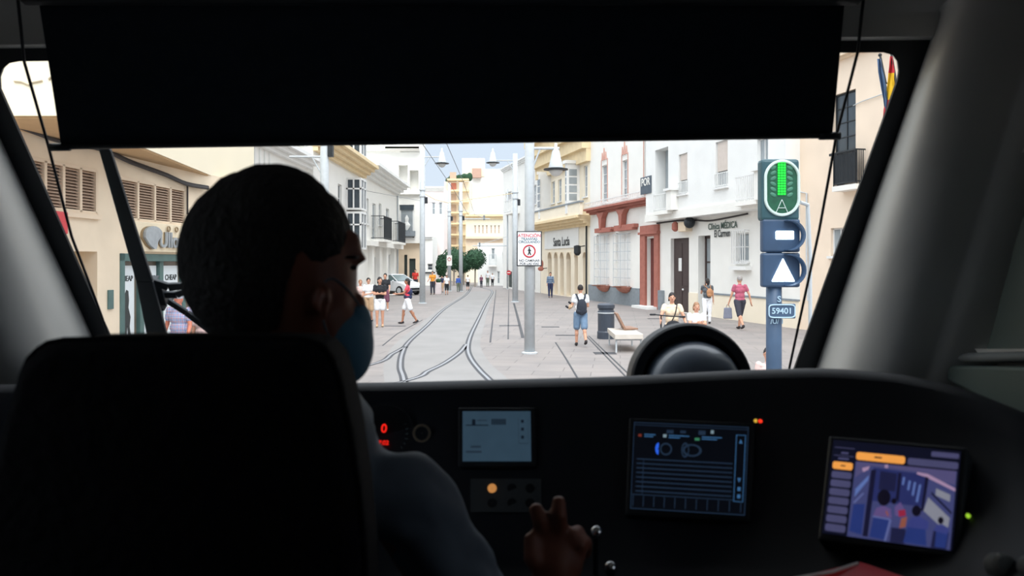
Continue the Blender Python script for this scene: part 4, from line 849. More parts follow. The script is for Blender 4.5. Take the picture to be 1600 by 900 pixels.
def person(px, footpy, headpy, yaw, label, shirt=None, bottom=None, bottom_len=.45, sleeve=.55, hair=None, hair_long=0, shoes=None, skin=None, legs=(0, 0, 0, 0), armR=(0, 8, 10), armL=(0, 8, 10), lean=0, d=None, h=None, near=False, turn=0, inR=0, inL=0, stockings=None, wide=1.0, hat=None, headfwd=0):
    skin = skin or m_skin; hair = hair or m_hairk; shoes = shoes or cloth('dark_shoe', (50, 46, 48))
    if d is None: d = EYE*FP/(footpy-HZ)
    if h is None: h = EYE-(headpy-HZ)/FP*d
    k = h/1.76; base = Vector(((px-800)/FP*d, d, 0)); yw = math.radians(yaw)
    root = thing('person', base, label, 'person')
    vox = .0085 if near else max(.012, d*.00028)
    RZ = Matrix.Rotation(yw, 3, 'Z'); RL = Matrix.Rotation(math.radians(-lean), 3, 'X')
    def rot(v, pitch, ab=0, s=1):   # vector hanging down, pitched forward (+y) and abducted outwards
        v = Vector(v); v = Matrix.Rotation(math.radians(pitch), 3, 'X') @ v; return Matrix.Rotation(-s*math.radians(ab), 3, 'Y') @ v
    J = {}
    for s, n_, pit, kn in ((1, 'R', legs[0], legs[1]), (-1, 'L', legs[2], legs[3])):
        hp = Vector((s*.095, 0, .93)); kn_ = hp+rot((0, 0, -.45), pit); an = kn_+rot((0, 0, -.41), pit-kn); J['hip'+n_], J['knee'+n_], J['ank'+n_] = hp, kn_, an
        J['fp'+n_] = pit-kn
    low = min(J['ankR'].z, J['ankL'].z); dz = .085-low
    for q in list(J):
        if isinstance(J[q], Vector): J[q].z += dz
    pel = Vector((0, 0, .98+dz))
    def up(v): return pel+RL @ (Vector(v)-Vector((0, 0, .98)))
    for s, n_, ar, inn in ((1, 'R', armR, inR), (-1, 'L', armL, inL)):
        sh = up((s*.175*wide, 0, 1.44)); el = sh+rot((0, 0, -.29), ar[0], ar[1], s)
        fo = rot((0, 0, -.25), ar[0]+ar[2], ar[1]*.6, s); fo = Matrix.Rotation(math.radians(inn)*s, 3, 'Z') @ fo; wr = el+fo; J['sh'+n_], J['el'+n_], J['wr'+n_], J['fd'+n_] = sh, el, wr, fo.normalized()
    hc = up((0, .02+headfwd, 1.655)); RT = Matrix.Rotation(math.radians(turn), 3, 'Z')
    def P(v): return base+RZ @ (Vector(v)*k)
    def CAP(mb, a, b_, ra, rb): mb.cap(P(a), P(b_), ra*k, rb*k)
    def ELL(mb, c, r, M=None): mb.ell(P(c), tuple(x*k for x in r), RZ @ M if M is not None else RZ)
    HM = RL @ RT
    def HV(v): return hc+HM @ Vector(v)
    b = MB()
    ELL(b, pel, (.155*wide, .105, .11)); ELL(b, up((0, 0, 1.12)), (.135*wide, .10, .14)); ELL(b, up((0, .005, 1.30)), (.165*wide, .11, .15)); ELL(b, up((0, 0, 1.42)), (.165*wide, .075, .06))
    CAP(b, up((0, -.005, 1.42)), up((0, .015, 1.56)), .06, .05); ELL(b, hc+Vector((0, 0, 0)), (.076, .095, .115), HM); ELL(b, HV((0, .03, -.06)), (.055, .06, .055), HM)
    ELL(b, HV((0, .10, -.015)), (.014, .018, .022), HM)
    for s in (-1, 1): ELL(b, HV((s*.078, -.005, -.01)), (.01, .018, .03), HM)
    for n_, s in (('R', 1), ('L', -1)):
        CAP(b, J['hip'+n_], J['knee'+n_], .09*wide, .058); CAP(b, J['knee'+n_], J['ank'+n_], .056, .037)
        mid = J['knee'+n_].lerp(J['ank'+n_], .3); ELL(b, mid+Vector((0, -.012, 0)), (.052, .056, .10))
        CAP(b, J['sh'+n_], J['el'+n_], .05, .038); CAP(b, J['el'+n_], J['wr'+n_], .037, .026)
        w_, f_ = J['wr'+n_], J['fd'+n_]; side = Vector((0, 1, 0)) if abs(f_.z) > .6 else Vector((0, 0, 1)); side = (side-f_*side.dot(f_)).normalized(); nrm = f_.cross(side)
        pc = w_+f_*.05; CAP(b, w_, w_+f_*.07+side*.012, .026, .024); CAP(b, w_+f_*.03-side*.014, w_+f_*.075-side*.014, .02, .018)
        fl = (.062, .075, .08, .07)
        for i in range(4):
            r0 = w_+f_*.085+side*(-.03+i*.02); dr = (f_+side*(-.12+.08*i)).normalized(); m1 = r0+dr*fl[i]*.55; m2 = m1+(dr+nrm*(-s)*.5*0+nrm*.35).normalized()*fl[i]*.5
            CAP(b, r0, m1, .0095, .009); CAP(b, m1, m2, .009, .008)
        th = w_+f_*.035+side*.025; CAP(b, th, th+(f_*.7+side*.8).normalized()*.05, .012, .009)
        CAP(b, J['ank'+n_], J['ank'+n_]+rot((0, .06, -.03), J['fp'+n_]*.6), .036, .03)
    blob(b, 'body', skin, root, vox*k, 2)
    # hair
    hb = MB(); ELL(hb, HV((0, -.012, .028)), (.084, .099, .104), HM)
    if hair_long:
        CAP(hb, HV((0, -.06, 0)), HV((0, -.075, -.08-hair_long)), .07, .045)
        for s in (-1, 1): CAP(hb, HV((s*.065, -.03, 0)), HV((s*.07, -.035, -.05-hair_long*.7)), .028, .02)
    cut = MB(); blob(hb, 'hair', hair, root, max(.009, vox)*k, 1, disp=(.006, .02))
    # clear the face: push hair off the face by leaving it behind the brow (ellipsoid is set back); eyes and mouth
    e_ = MB()
    for s in (-1, 1): ELL(e_, HV((s*.03, .091, .012)), (.011, .008, .006), HM)
    if d < 32: e_.obj('eyes', m_eye, root); mo = MB(); ELL(mo, HV((0, .092, -.055)), (.022, .008, .006), HM); mo.obj('mouth', m_lip, root)
    if hat: hm = MB(); ELL(hm, HV((0, 0, .05)), (.10, .115, .085), HM); ELL(hm, HV((0, .09, .04)), (.07, .09, .012), HM); blob(hm, 'cap', hat, root, max(.01, vox)*k, 1)
    if shirt:
        t = MB(); i_ = .016
        ELL(t, up((0, 0, 1.0)), (.155*wide+i_, .11+i_, .07)); ELL(t, up((0, 0, 1.12)), (.145*wide+i_, .105+i_, .15)); ELL(t, up((0, .005, 1.30)), (.165*wide+i_, .11+i_, .15)); ELL(t, up((0, 0, 1.42)), (.165*wide+i_, .075+i_, .062))
        CAP(t, up((0, 0, 1.40)), up((0, .005, 1.485)), .075, .062)
        for n_ in 'RL':
            CAP(t, J['sh'+n_], J['sh'+n_].lerp(J['el'+n_], min(1, sleeve)), .05+i_, .048+i_ if sleeve < 1 else .04+i_)
            if sleeve > 1: CAP(t, J['el'+n_], J['el'+n_].lerp(J['wr'+n_], sleeve-1), .04+i_, .03+i_)
        blob(t, 'shirt', shirt, root, max(.011, vox)*k, 3, disp=(.008, .09))
    if bottom:
        t = MB(); i_ = .02; ELL(t, pel+Vector((0, 0, -.01)), (.155*wide+i_, .105+i_, .10))
        for n_ in 'RL':
            f1 = min(1, bottom_len*2); CAP(t, J['hip'+n_], J['hip'+n_].lerp(J['knee'+n_], f1), .09*wide+i_, (.062+i_ if f1 >= 1 else .085+i_))
            if bottom_len > .5: CAP(t, J['knee'+n_], J['knee'+n_].lerp(J['ank'+n_], (bottom_len-.5)*2), .056+i_, .044+i_*.8)
        blob(t, 'trousers' if bottom_len > .7 else 'shorts', bottom, root, max(.011, vox)*k, 3, disp=(.006, .08))
    for n_ in 'RL':
        t = MB(); a = J['ank'+n_]; R1 = Matrix.Rotation(math.radians(J['fp'+n_]*.55 if J['ank'+n_].z > .11 else 0), 3, 'X')
        ELL(t, a+R1 @ Vector((0, .055, -.045)), (.046, .13, .038), R1); ELL(t, a+R1 @ Vector((0, -.01, -.02)), (.044, .055, .05), R1); blob(t, 'shoe', shoes, root, max(.01, vox)*k, 1)
    root['_'] = 0; del root['_']
    return root, J, P, k, up
c_white = cloth('white_cotton', (236, 238, 242)); c_black = cloth('black_cotton', (34, 36, 42)); c_navy = cloth('navy_cotton', (44, 52, 84)); c_denim = cloth('light_denim', (112, 138, 166)); c_beige = cloth('beige_cotton', (198, 168, 136))
c_red = cloth('red_cotton', (206, 58, 50)); c_orange = cloth('orange_cotton', (228, 152, 60)); c_plum = cloth('plum_cotton', (122, 76, 96)); c_mag = cloth('magenta_cotton', (178, 92, 116)); c_blue = cloth('blue_cotton', (64, 96, 176)); c_grn = cloth('grey_green_cotton', (100, 110, 98)); c_wshoe = cloth('white_shoe', (232, 232, 230)); c_pink = cloth('pink_cotton', (226, 196, 190)); c_yel = cloth('pale_yellow_blouse', (232, 210, 182)); c_dk = cloth('dark_trousers', (58, 60, 72)); c_coral = cloth('coral_cotton', (222, 74, 92))
# man with backpack
r, J, P, k, up = person(907, 541, 446, 4, 'man in white T-shirt and denim shorts walking away with dark drawstring backpack', c_white, c_denim, .42, .5, legs=(-14, 28, 12, 6), armR=(10, 10, 75), armL=(5, 14, 80), inL=10, near=True, turn=-8)
bpk = MB(); bpk.ell(P(up((0.01, -.17, 1.14))), (.15*k, .075*k, .24*k)); bpk.cap(P(up((-.08, -.15, 1.02))), P(up((.09, -.15, 1.02))), .08*k, .08*k)
bg_ = thing('backpack', P(up((0, -.17, 1.0))), 'dark drawstring backpack on the back of the man in the white T-shirt', 'backpack'); c_bag = cloth('dark_slate_bag', (44, 50, 62)); blob(bpk, 'bag', c_bag, bg_, .01, 3)
for s in (-1, 1):
    mb = MB(); mb.tube(smooth_path([P(up(v)) for v in ((s*.06, -.13, 1.30), (s*.10, -.135, 1.40), (s*.13, -.06, 1.50), (s*.14, .06, 1.47), (s*.14, .12, 1.36))], 4), .025*k, 8); mb.obj('strap', c_bag, bg_)
jk = thing('skateboard', P(J['wrL']), 'tan skateboard with dark wheels held under the arm of the man with the backpack', 'skateboard'); q = P(J['wrL'])+Vector((-.04, 0, .0)); M_ = Matrix.Rotation(.6, 3, 'Y'); mb = MB(); mb.ell(q, (.045, .33, .10), M_); mb.obj('deck', c_beige, jk, smooth=True)
for a_ in (-.2, .2):
    for c_ in (-.07, .07): mb = MB(); mb.ell(q+M_ @ Vector((-.075, a_, c_)), (.035, .03, .03), M_); mb.obj('wheel', c_black, jk, smooth=True)
# group by the driver's face
person(576, 503, 435, 170, 'boy in white T-shirt and beige shorts seen just beside the driver\'s mask', c_white, c_beige, .48, .6, legs=(8, 6, -6, 4), armR=(5, 8, 20), armL=(20, 8, 60), inL=40, near=True, turn=30)
person(563, 500, 438, 200, 'pale-haired person in a light top half hidden behind the driver\'s face', c_pink, c_denim, .9, .6, hair=m_hairb, legs=(3, 3, -3, 3), d=30)
person(593.5, 511, 434, 186, 'girl in black top and white shorts standing with arms folded', c_black, c_white, .30, .55, legs=(3, 2, -3, 2), armR=(15, 5, 80), armL=(15, 5, 80), inR=60, inL=60, near=True, turn=20, hair_long=.06, shoes=c_beige)
person(602, 486, 428, 178, 'man in black T-shirt with plum shorts and white trainers standing behind the girl', c_black, c_plum, .48, .6, legs=(4, 2, -6, 4), armR=(20, 8, 60), armL=(10, 8, 30), shoes=c_wshoe, inR=30)
r, J, P, k, up = person(637, 506, 435, 100, 'girl in coral and navy top with white shorts walking towards the others', c_coral, c_white, .36, .4, legs=(20, 14, -16, 16), armR=(-20, 8, 30), armL=(35, 8, 50), near=True, skin=m_skin2, hair_long=.04)
vs_ = MB(); vs_.ell(P(up((0, -.01, 1.06))), (.17*k, .17*k, .12*k)); vs_.ell(P(up((0, -.05, 1.24))), (.15*k, .17*k, .16*k)); blob(vs_, 'vest', c_navy, r, .012, 2)
pp = thing('paper_sheet', P(J['wrL']), 'white paper held out by the girl in the coral top', 'paper'); mb = MB(); q = P(J['wrL']+J['fdL']*.12); mb.box(q+Vector((-.16, -.1, -.02)), q+Vector((.06, .1, -.005))); mb.obj('sheet', m_white, pp)
person(649, 458, 421, 180, 'man in red T-shirt standing behind the white car', c_red, c_dk, .9, .6, d=58.8)
person(676, 459, 424, 165, 'man in orange T-shirt and dark trousers standing beside the pink box', c_orange, c_dk, .95, .6, legs=(5, 3, -5, 3), d=55, armR=(20, 8, 40), wide=1.1)
person(698, 461, 430, 185, 'woman in white top and dark skirt walking by the thin pole with the small sign', c_white, c_black, .6, .5, hair_long=.05, legs=(8, 5, -8, 5), d=54.5)
person(716, 456, 431, 5, 'person in bright blue jacket beside the thin pole between the trees', c_blue, c_grn, .95, 1.9, legs=(5, 3, -5, 3), d=60)
person(731, 455, 430, 0, 'person in white T-shirt and dark shorts walking away beside the rails at the street end', c_white, c_black, .5, .5, legs=(10, 8, -8, 5), d=63)
person(769.5, 444, 427, 180, 'person in white shirt and black trousers at the far end, nearer the white house', c_white, c_black, .95, .6, d=73.5)
person(762, 445, 432, 170, 'person in white top at the far end beside the black-trousered one', c_white, c_grn, .95, .6, d=72.5, h=1.5)
person(752, 446, 430, 200, 'dark-clothed person under the round clipped tree at the street end', c_plum, c_dk, .95, .9, d=70)
person(691, 457, 431, 150, 'person in dark top standing just behind the woman by the thin pole', c_navy, c_beige, .5, .6, d=59.2)
person(860, 465, 426, 178, 'man in blue checked shirt and navy jeans walking by the arcade doors', checked('blue_check', (90, 112, 140), (150, 170, 190), (50, 60, 90), 9), c_navy, .95, 1.5, legs=(6, 4, -6, 4), d=50)
person(851, 450, 428, 190, 'person in black standing beside the dark green car', c_black, c_black, .95, 1.9, d=59, h=1.5)
# right hand group
r, J, P, k, up = person(1105, 506, 436, -8, 'woman in grey top and white trousers standing with a tan backpack', cloth('slate_top', (86, 92, 98)), c_white, .97, .35, hair_long=.02, legs=(3, 2, -4, 3), armL=(30, 8, 90), inL=20, near=True, turn=25)
bt = thing('backpack', P(up((0, -.16, 1.1))), 'tan leather backpack on the woman in white trousers', 'backpack'); mb = MB(); mb.ell(P(up((.08, -.17, 1.22))), (.13*k, .08*k, .17*k)); mb.ell(P(up((.07, -.2, 1.12))), (.10*k, .06*k, .08*k)); blob(mb, 'bag', cloth('tan_leather', (176, 128, 92)), bt, .011, 2)
for s in (-1, 1): mb = MB(); mb.tube(smooth_path([P(up(v)) for v in ((.07+s*.05, -.13, 1.36), (s*.12, -.04, 1.50), (s*.13, .08, 1.45), (s*.13, .10, 1.30))], 4), .014, 6); mb.obj('strap', cloth('tan_leather', (176, 128, 92)), bt)
r, J, P, k, up = person(1156, 515, 431, 12, 'man in magenta T-shirt and dark shorts walking past the white wall', c_mag, c_dk, .5, .5, hair=m_hairg, legs=(18, 6, -18, 20), armR=(-12, 22, 10), armL=(12, 14, 10), near=True, wide=1.08)
sb = thing('shopping_bag', P(J['wrL'])-Vector((0, 0, .4)), 'grey carrier bag hanging from the hand of the man in magenta', 'bag'); q = P(J['wrL']+J['fdL']*.10); mb = MB(); mb.hexa([q+Vector(v) for v in ((-.17, -.05, -.50), (.13, -.05, -.50), (.13, .07, -.50), (-.17, .07, -.50), (-.15, -.03, -.12), (.11, -.03, -.12), (.11, .04, -.12), (-.15, .04, -.12))]); mb.obj('bag', cloth('grey_blue_bag', (120, 124, 140)), sb, bevel=.03); mb = MB(); mb.tube([q+Vector(v) for v in ((-.08, 0, -.13), (-.05, 0, -.02), (0, 0, .0), (.05, 0, -.13))], .008, 6); mb.obj('handle', c_dk, sb)
r, J, P, k, up = person(1050, 571, 459, 172, 'woman in pale yellow blouse holding the bars of a black kick scooter', c_yel, c_dk, .45, .4, hair_long=.03, armR=(30, 22, 40), armL=(14, 22, 26), near=True, d=17)
hb_ = thing('shoulder_bag', P(up((.05, .18, .95))), 'black shoulder bag worn across the woman in the pale yellow blouse', 'bag'); mb = MB(); q = P(up((-.02, .19, .98))); mb.ell(q, (.17, .07, .12)); blob(mb, 'bag', c_black, hb_, .011, 2); mb = MB(); mb.tube(smooth_path([P(up(v)) for v in ((.02, .15, 1.08), (-.06, .15, 1.25), (-.10, .12, 1.42), (-.12, .0, 1.505))], 4), .012, 6); mb.obj('strap', c_black, hb_)
scx = W(1031, 491, 16.7); sk = thing('kick_scooter', (scx.x, 16.7, 0), 'black kick scooter held upright by the woman in the pale blouse', 'scooter')
mb = MB(); mb.tube([W(1018, 491, 16.6), W(1045, 494, 16.75), W(1068, 495, 16.85)], .014, 8); mb.obj('handlebar', m_iron, sk); mb = MB(); hx = W(1033, 493, 16.7); mb.tube([hx, (hx.x-.01, 16.7, .14)], .017, 8); mb.obj('stem', m_iron, sk)
mb = MB(); mb.box((hx.x-.08, 16.7, .09), (hx.x+.08, 17.35, .12)); mb.obj('deck', m_iron, sk, bevel=.01)
for y in (16.62, 17.42): mb = MB(); mb.lathe([(.03, -.02), (.085, -.02), (.085, .02), (.03, .02)], (hx.x, y, .085), 16, Matrix.Rotation(math.pi/2, 3, 'Y')); mb.obj('wheel', c_black, sk)
for px, d_ in ((1020, 16.6), (1066, 16.85)): mb = MB(); p = W(px, 491.5 if px < 1040 else 495, d_); mb.cap(p-Vector((.05, 0, 0)), p+Vector((.05, 0, 0)), .02, .02); mb.obj('grip', c_black, sk)
person(1088, 578, 474, 178, 'fair-haired child in white T-shirt beside the woman with the scooter', c_white, c_pink, .45, .5, hair=m_hairb, armR=(40, 5, 60), armL=(40, 5, 60), inR=40, inL=40, near=True, d=16.2, hair_long=.04)
person(1200, 690, 543, 150, 'small dark-haired child in pale top partly behind the signal post', c_pink, c_denim, .45, .3, near=True, d=9.9, h=1.18)
# shop side
person(280, 900, 459, 168, 'man in blue checked shirt and pale cap in front of the shop posters', checked('plaid_shirt', (196, 206, 226), (112, 132, 190), (170, 100, 130), 16), c_dk, .95, .55, hair=m_hairg, near=True, d=14.0, armR=(-5, 14, 20), armL=(10, 12, 20), wide=1.15, hat=cloth('pale_cap', (196, 204, 214)), skin=mat('ruddy_skin', (206, 128, 104), .6))
person(317, 900, 480, 176, 'person in pale pink top half hidden behind the driver, next to the checked shirt', c_pink, c_beige, .95, .5, near=True, d=14.6, h=1.52, hair=mat('reddish_hair', (128, 62, 50), .6), hair_long=.04)
# ------------------------------------------------------------ tram cab
m_blk = mat('black_cab_plastic', (28, 34, 40), .5, var=.1, scale=10, spec=.35); m_dash = mat('black_dashboard', (24, 29, 38), .55, var=.12, scale=14, spec=.3)
m_gry = mat('grey_cab_lining', (196, 196, 192), .42, var=.04, scale=5, spec=.6); m_drk = mat('dark_cab_lining', (100, 104, 104), .7, var=.08, scale=5, spec=.25); m_grn = mat('dark_green_grey_panel', (70, 82, 78), .6, var=.08, scale=4, spec=.3)
m_seat = mat('black_seat_fabric', (22, 22, 25), .95, var=.2, scale=80, bump=.3, spec=.1); m_blind = mat('black_blind_cloth', (34, 42, 50), .9, var=.15, scale=30, spec=.1)
m_glass = glassmat('windscreen_glass', (.95, .965, .97), .35)
WA = 2.209; WB = .656
def WP(px, py, off=0):
    k = (py-HZ)/FP; y = (WA+off)/(1-WB*k); return Vector(((px-800)/FP*y, y, EYE-k*y))
NW = Vector((0, 1, WB)).normalized()
inner = [(211, 615), (172, 527), (86, 333), (0, 140), (-1, 122), (4, 108), (14, 99), (30, 96), (700, 89), (1380, 82), (1395, 86), (1403, 97), (1405, 112), (1403, 125), (1323, 348), (1243, 572), (1228, 615)]
outer = [(186, 615), (145, 527), (56, 335), (-33, 145), (-45, 120), (-60, 90), (-75, 70), (-80, 54), (700, 46), (1400, 39), (1440, 38), (1462, 38), (1455, 60), (1430, 130), (1353, 350), (1275, 575), (1261, 615)]
vi = [WP(*p) for p in inner]; vo = [WP(*p) for p in outer]; mb = MB(); th = NW*.008
for i in range(len(vi)-1): mb.hexa([vi[i], vi[i+1], vo[i+1], vo[i], vi[i]+th, vi[i+1]+th, vo[i+1]+th, vo[i]+th])
bl, br = WP(186, 615), WP(1261, 615); bl2, br2 = bl-Vector((0, -.25, .95)), br-Vector((0, -.25, .95))
mb.hexa([bl, br, br2, bl2, bl+th, br+th, br2+th, bl2+th])
tag(mb.obj('wall_front', m_blk, smooth=False), kind='structure')
mb = MB(); g = [WP(-20, 80), WP(1425, 70), WP(1240, 625), WP(200, 625)]; mb.hexa([p+NW*.009 for p in g]+[p+NW*.015 for p in g]); tag(mb.obj('window_1', m_glass), kind='structure')
FZ0 = .95; CZ = 2.935
XL, XR = -1.48, 1.19
# pillars: convex linings curving from the windscreen frame to the side walls
def pillar(name, pts, sgn, xw):
    prof = [Vector((.002, .03/.3, 0)), Vector((.001, .012/.3, 0))]+smooth_path([(0, .0, 0), (-.022, -.45, 0), (-.012, -.72, 0), (.045, -.92, 0), (.14, -1.0, 0)], 5); n = len(prof)-1; vs = []; pts = smooth_path(pts, 4); m_ = len(pts)
    for S in pts:
        dp = .20+max(0, min(.95, 2.82-S.z))*.22
        for k in prof: vs.append(S+Vector((sgn*k.x, k.y*dp, 0)))
        e_ = vs[-1]; vs.append(Vector((xw, e_.y-.12, e_.z))); vs.append(Vector((xw+sgn*.05, e_.y+.3, e_.z))); vs.append(S+Vector((sgn*.02, .05, 0)))
    c = n+4; mb = MB(); mb.add(vs, [(i*c+k, i*c+(k+1) % c, (i+1)*c+(k+1) % c, (i+1)*c+k) for i in range(m_-1) for k in range(c)]+[tuple(reversed(range(c))), tuple((m_-1)*c+k for k in range(c))])
    o = mb.obj(name, m_gry, smooth=True); tag(o, kind='structure'); return o
rp = [WP(1462, 20), WP(1462, 38), WP(1430, 130), WP(1353, 350), WP(1275, 575), WP(1258, 630)]; rp.append(rp[-1]-Vector((0, 0, .9)))
pillar('pillar_right', rp, 1, XR)
lp = [WP(-90, 20), WP(-80, 54), WP(-33, 145), WP(56, 335), WP(145, 527), WP(189, 630)]; lp.append(lp[-1]-Vector((0, 0, .9)))
pillar('pillar_left', lp, -1, XL)
def sidewall(name, x, sgn, m):
    mb = MB(); t = sgn*.05; wy0, wy1, wz0, wz1 = (.0, 1.0, 2.12, 2.64) if sgn < 0 else (0, .7, 2.2, 2.56)  # side windows out of view, put in and sized to light pillars and driver
    for a, b_, c, d_ in ((-.75, wy0, FZ0, CZ), (wy0, wy1, FZ0, wz0), (wy0, wy1, wz1, CZ)): mb.box((x, a, c), (x+t, b_, d_))
    mb.prism([(x, wy1, FZ0), (x, 2.2, FZ0), (x, 2.2, 1.95), (x, 1.56, CZ), (x, wy1, CZ)], (t, 0, 0)); tag(mb.obj(name, m), kind='structure')
    mb = MB(); mb.box((x+t*.4, wy0, wz0), (x+t*.5, wy1, wz1)); return mb
tag(sidewall('wall_left', XL, -1, m_drk).obj('window_2', m_glass), kind='structure'); tag(sidewall('wall_right', XR, 1, m_drk).obj('window_3', m_glass), kind='structure')
mb = MB(); mb.box((XL, -.8, FZ0), (XR, -.75, CZ)); tag(mb.obj('wall_back', m_blk), kind='structure')
mb = MB(); mb.box((XL-.05, -.8, FZ0-.05), (XR+.05, 2.75, FZ0)); tag(mb.obj('floor', m_blk), kind='structure')
mb = MB(); yt = WP(700, 30).y+.12; mb.box((XL-.05, -.8, CZ), (XR+.05, yt, CZ+.05))
tag(mb.obj('ceiling', m_gry), kind='structure')
a = WP(-90, 54); b_ = WP(1470, 38); mb = MB(); mb.hexa([Vector((XL, a.y-.01, a.z-.03)), Vector((XR, b_.y-.01, b_.z-.03)), Vector((XR, b_.y+.08, b_.z-.03)), Vector((XL, a.y+.08, a.z-.03)), Vector((XL, a.y-.06, CZ)), Vector((XR, b_.y-.06, CZ)), Vector((XR, b_.y+.08, CZ)), Vector((XL, a.y+.08, CZ))])
tag(mb.obj('trim_1', m_gry), kind='structure')
# recessed quarter panel on the side wall
qp = thing('quarter_panel', (XR, 1.9, 2.0), 'dark green-grey recessed quarter panel with pale lower ledge beside the windscreen pillar', 'panel')
def WX(px, py, x): y = (x*FP)/(px-800); return Vector((x, y, EYE-(py-HZ)/FP*y))
XQ = XR-.012
out_ = [WX(1448, 560, XQ), WX(1452, 495, XQ), WX(1476, 412, XQ), WX(1518, 320, XQ), WX(1560, 250, XQ), WX(1612, 190, XQ), WX(1720, 150, XQ), WX(1720, 560, XQ)]
in_ = [WX(1476, 545, XQ), WX(1481, 500, XQ), WX(1503, 425, XQ), WX(1541, 342, XQ), WX(1580, 278, XQ), WX(1626, 224, XQ), WX(1710, 175, XQ), WX(1710, 545, XQ)]
mb = MB(); dx = Vector((-.022, 0, 0)); dz_ = Vector((.02, 0, 0)); n = len(out_)
for i in range(n): j = (i+1) % n; mb.hexa([out_[i], out_[j], in_[j], in_[i], out_[i]+dx*.5, out_[j]+dx*.5, in_[j]+dx, in_[i]+dx])
mb.obj('rim', m_gry, qp, smooth=False); mb = MB(); mb.prism(in_, (-.006, 0, 0)); mb.obj('panel', m_grn, qp)
mb = MB(); p0, p1 = WX(1470, 560, XQ), WX(1720, 556, XQ); mb.tube([p0+Vector((-.03, 0, 0)), p1+Vector((-.03, 0, 0))], .012, 8); mb.obj('ledge', m_drk, qp, smooth=True)
mb = MB(); p = [WX(1462, 570, XQ), WX(1600, 640, XQ), WX(1720, 690, XQ), WX(1720, 575, XQ)]; mb.prism(p, (-.05, 0, 0)); mb.obj('lower_panel', m_grn, qp, bevel=.008)

# dashboard
EDG = [(-140, 604, 1.36), (0, 600, 1.44), (300, 598, 1.5), (600, 597, 1.5), (800, 592, 1.48), (985, 587, 1.43), (1090, 581, 1.40), (1175, 577, 1.36), (1290, 574, 1.30), (1400, 582, 1.24), (1500, 604, 1.17), (1600, 643, 1.09), (1700, 690, 1.02)]
def edge(px):
    for (a, ya, da), (b_, yb, db) in zip(EDG, EDG[1:]):
        if px <= b_: t = max(0, (px-a)/(b_-a)); return ya+(yb-ya)*t, da+(db-da)*t
    return EDG[-1][1:]
def DF(px, py):
    ye, de = edge(px); return de-.02-.22*(py-ye)/(880-ye)
def FP3(px, py, off=0): d = DF(px, py)-off; return W(px, py, d)
mb = MB(); vs = []; cols = [-140+20*i for i in range(93)]
sm = {}
for px in cols:
    ys = [edge(px+k)[0] for k in (-30, -15, 0, 15, 30)]; ds = [edge(px+k)[1] for k in (-30, -15, 0, 15, 30)]; ye, de = sum(ys)/5, sum(ds)/5
    E = W(px, ye, de); row = []
    zb = EYE-(ye-HZ)/FP*2.3-.03; xb = max(XL+.02, min(XR-.02, (px-800)/FP*2.3))
    row += [Vector((xb, 2.35, zb-.6)), Vector((xb, 2.3, zb)), W(px, ye+4, de+.06), W(px, ye+.6, de+.015), W(px, ye+1.5, de), W(px, ye+6, de-.012)]
    for v_ in (.05, .2, .45, .7, 1.0): py = ye+(880-ye)*v_; row.append(W(px, py, DF(px, py)))
    q = row[-1]; row += [Vector((q.x*.93, q.y-.16, q.z-.015)), Vector((q.x*.93, q.y-.17, q.z-.05)), Vector((q.x*.95, q.y+.1, q.z-.6))]
    for p in row: p.x = max(XL+.005, min(XR-.005, p.x))
    vs += row
c = len(row); n = len(cols); mb.add(vs, [(i*c+k, i*c+k+1, (i+1)*c+k+1, (i+1)*c+k) for i in range(n-1) for k in range(c-1)]+[tuple(range(c)), tuple(reversed([(n-1)*c+k for k in range(c)]))]+[(i*c, (i+1)*c, (i+1)*c+c-1, i*c+c-1) for i in range(n-1)])
ds = thing('dashboard', (0, 1.6, FZ0), 'long curved black driver\'s dashboard sweeping under the windscreen', 'dashboard')
mb.obj('console', m_dash, ds, smooth=True)
mb = MB(); mb.box((-.9, 1.45, FZ0), (.6, 2.1, 1.5)); mb.obj('pedestal', m_dash, ds)

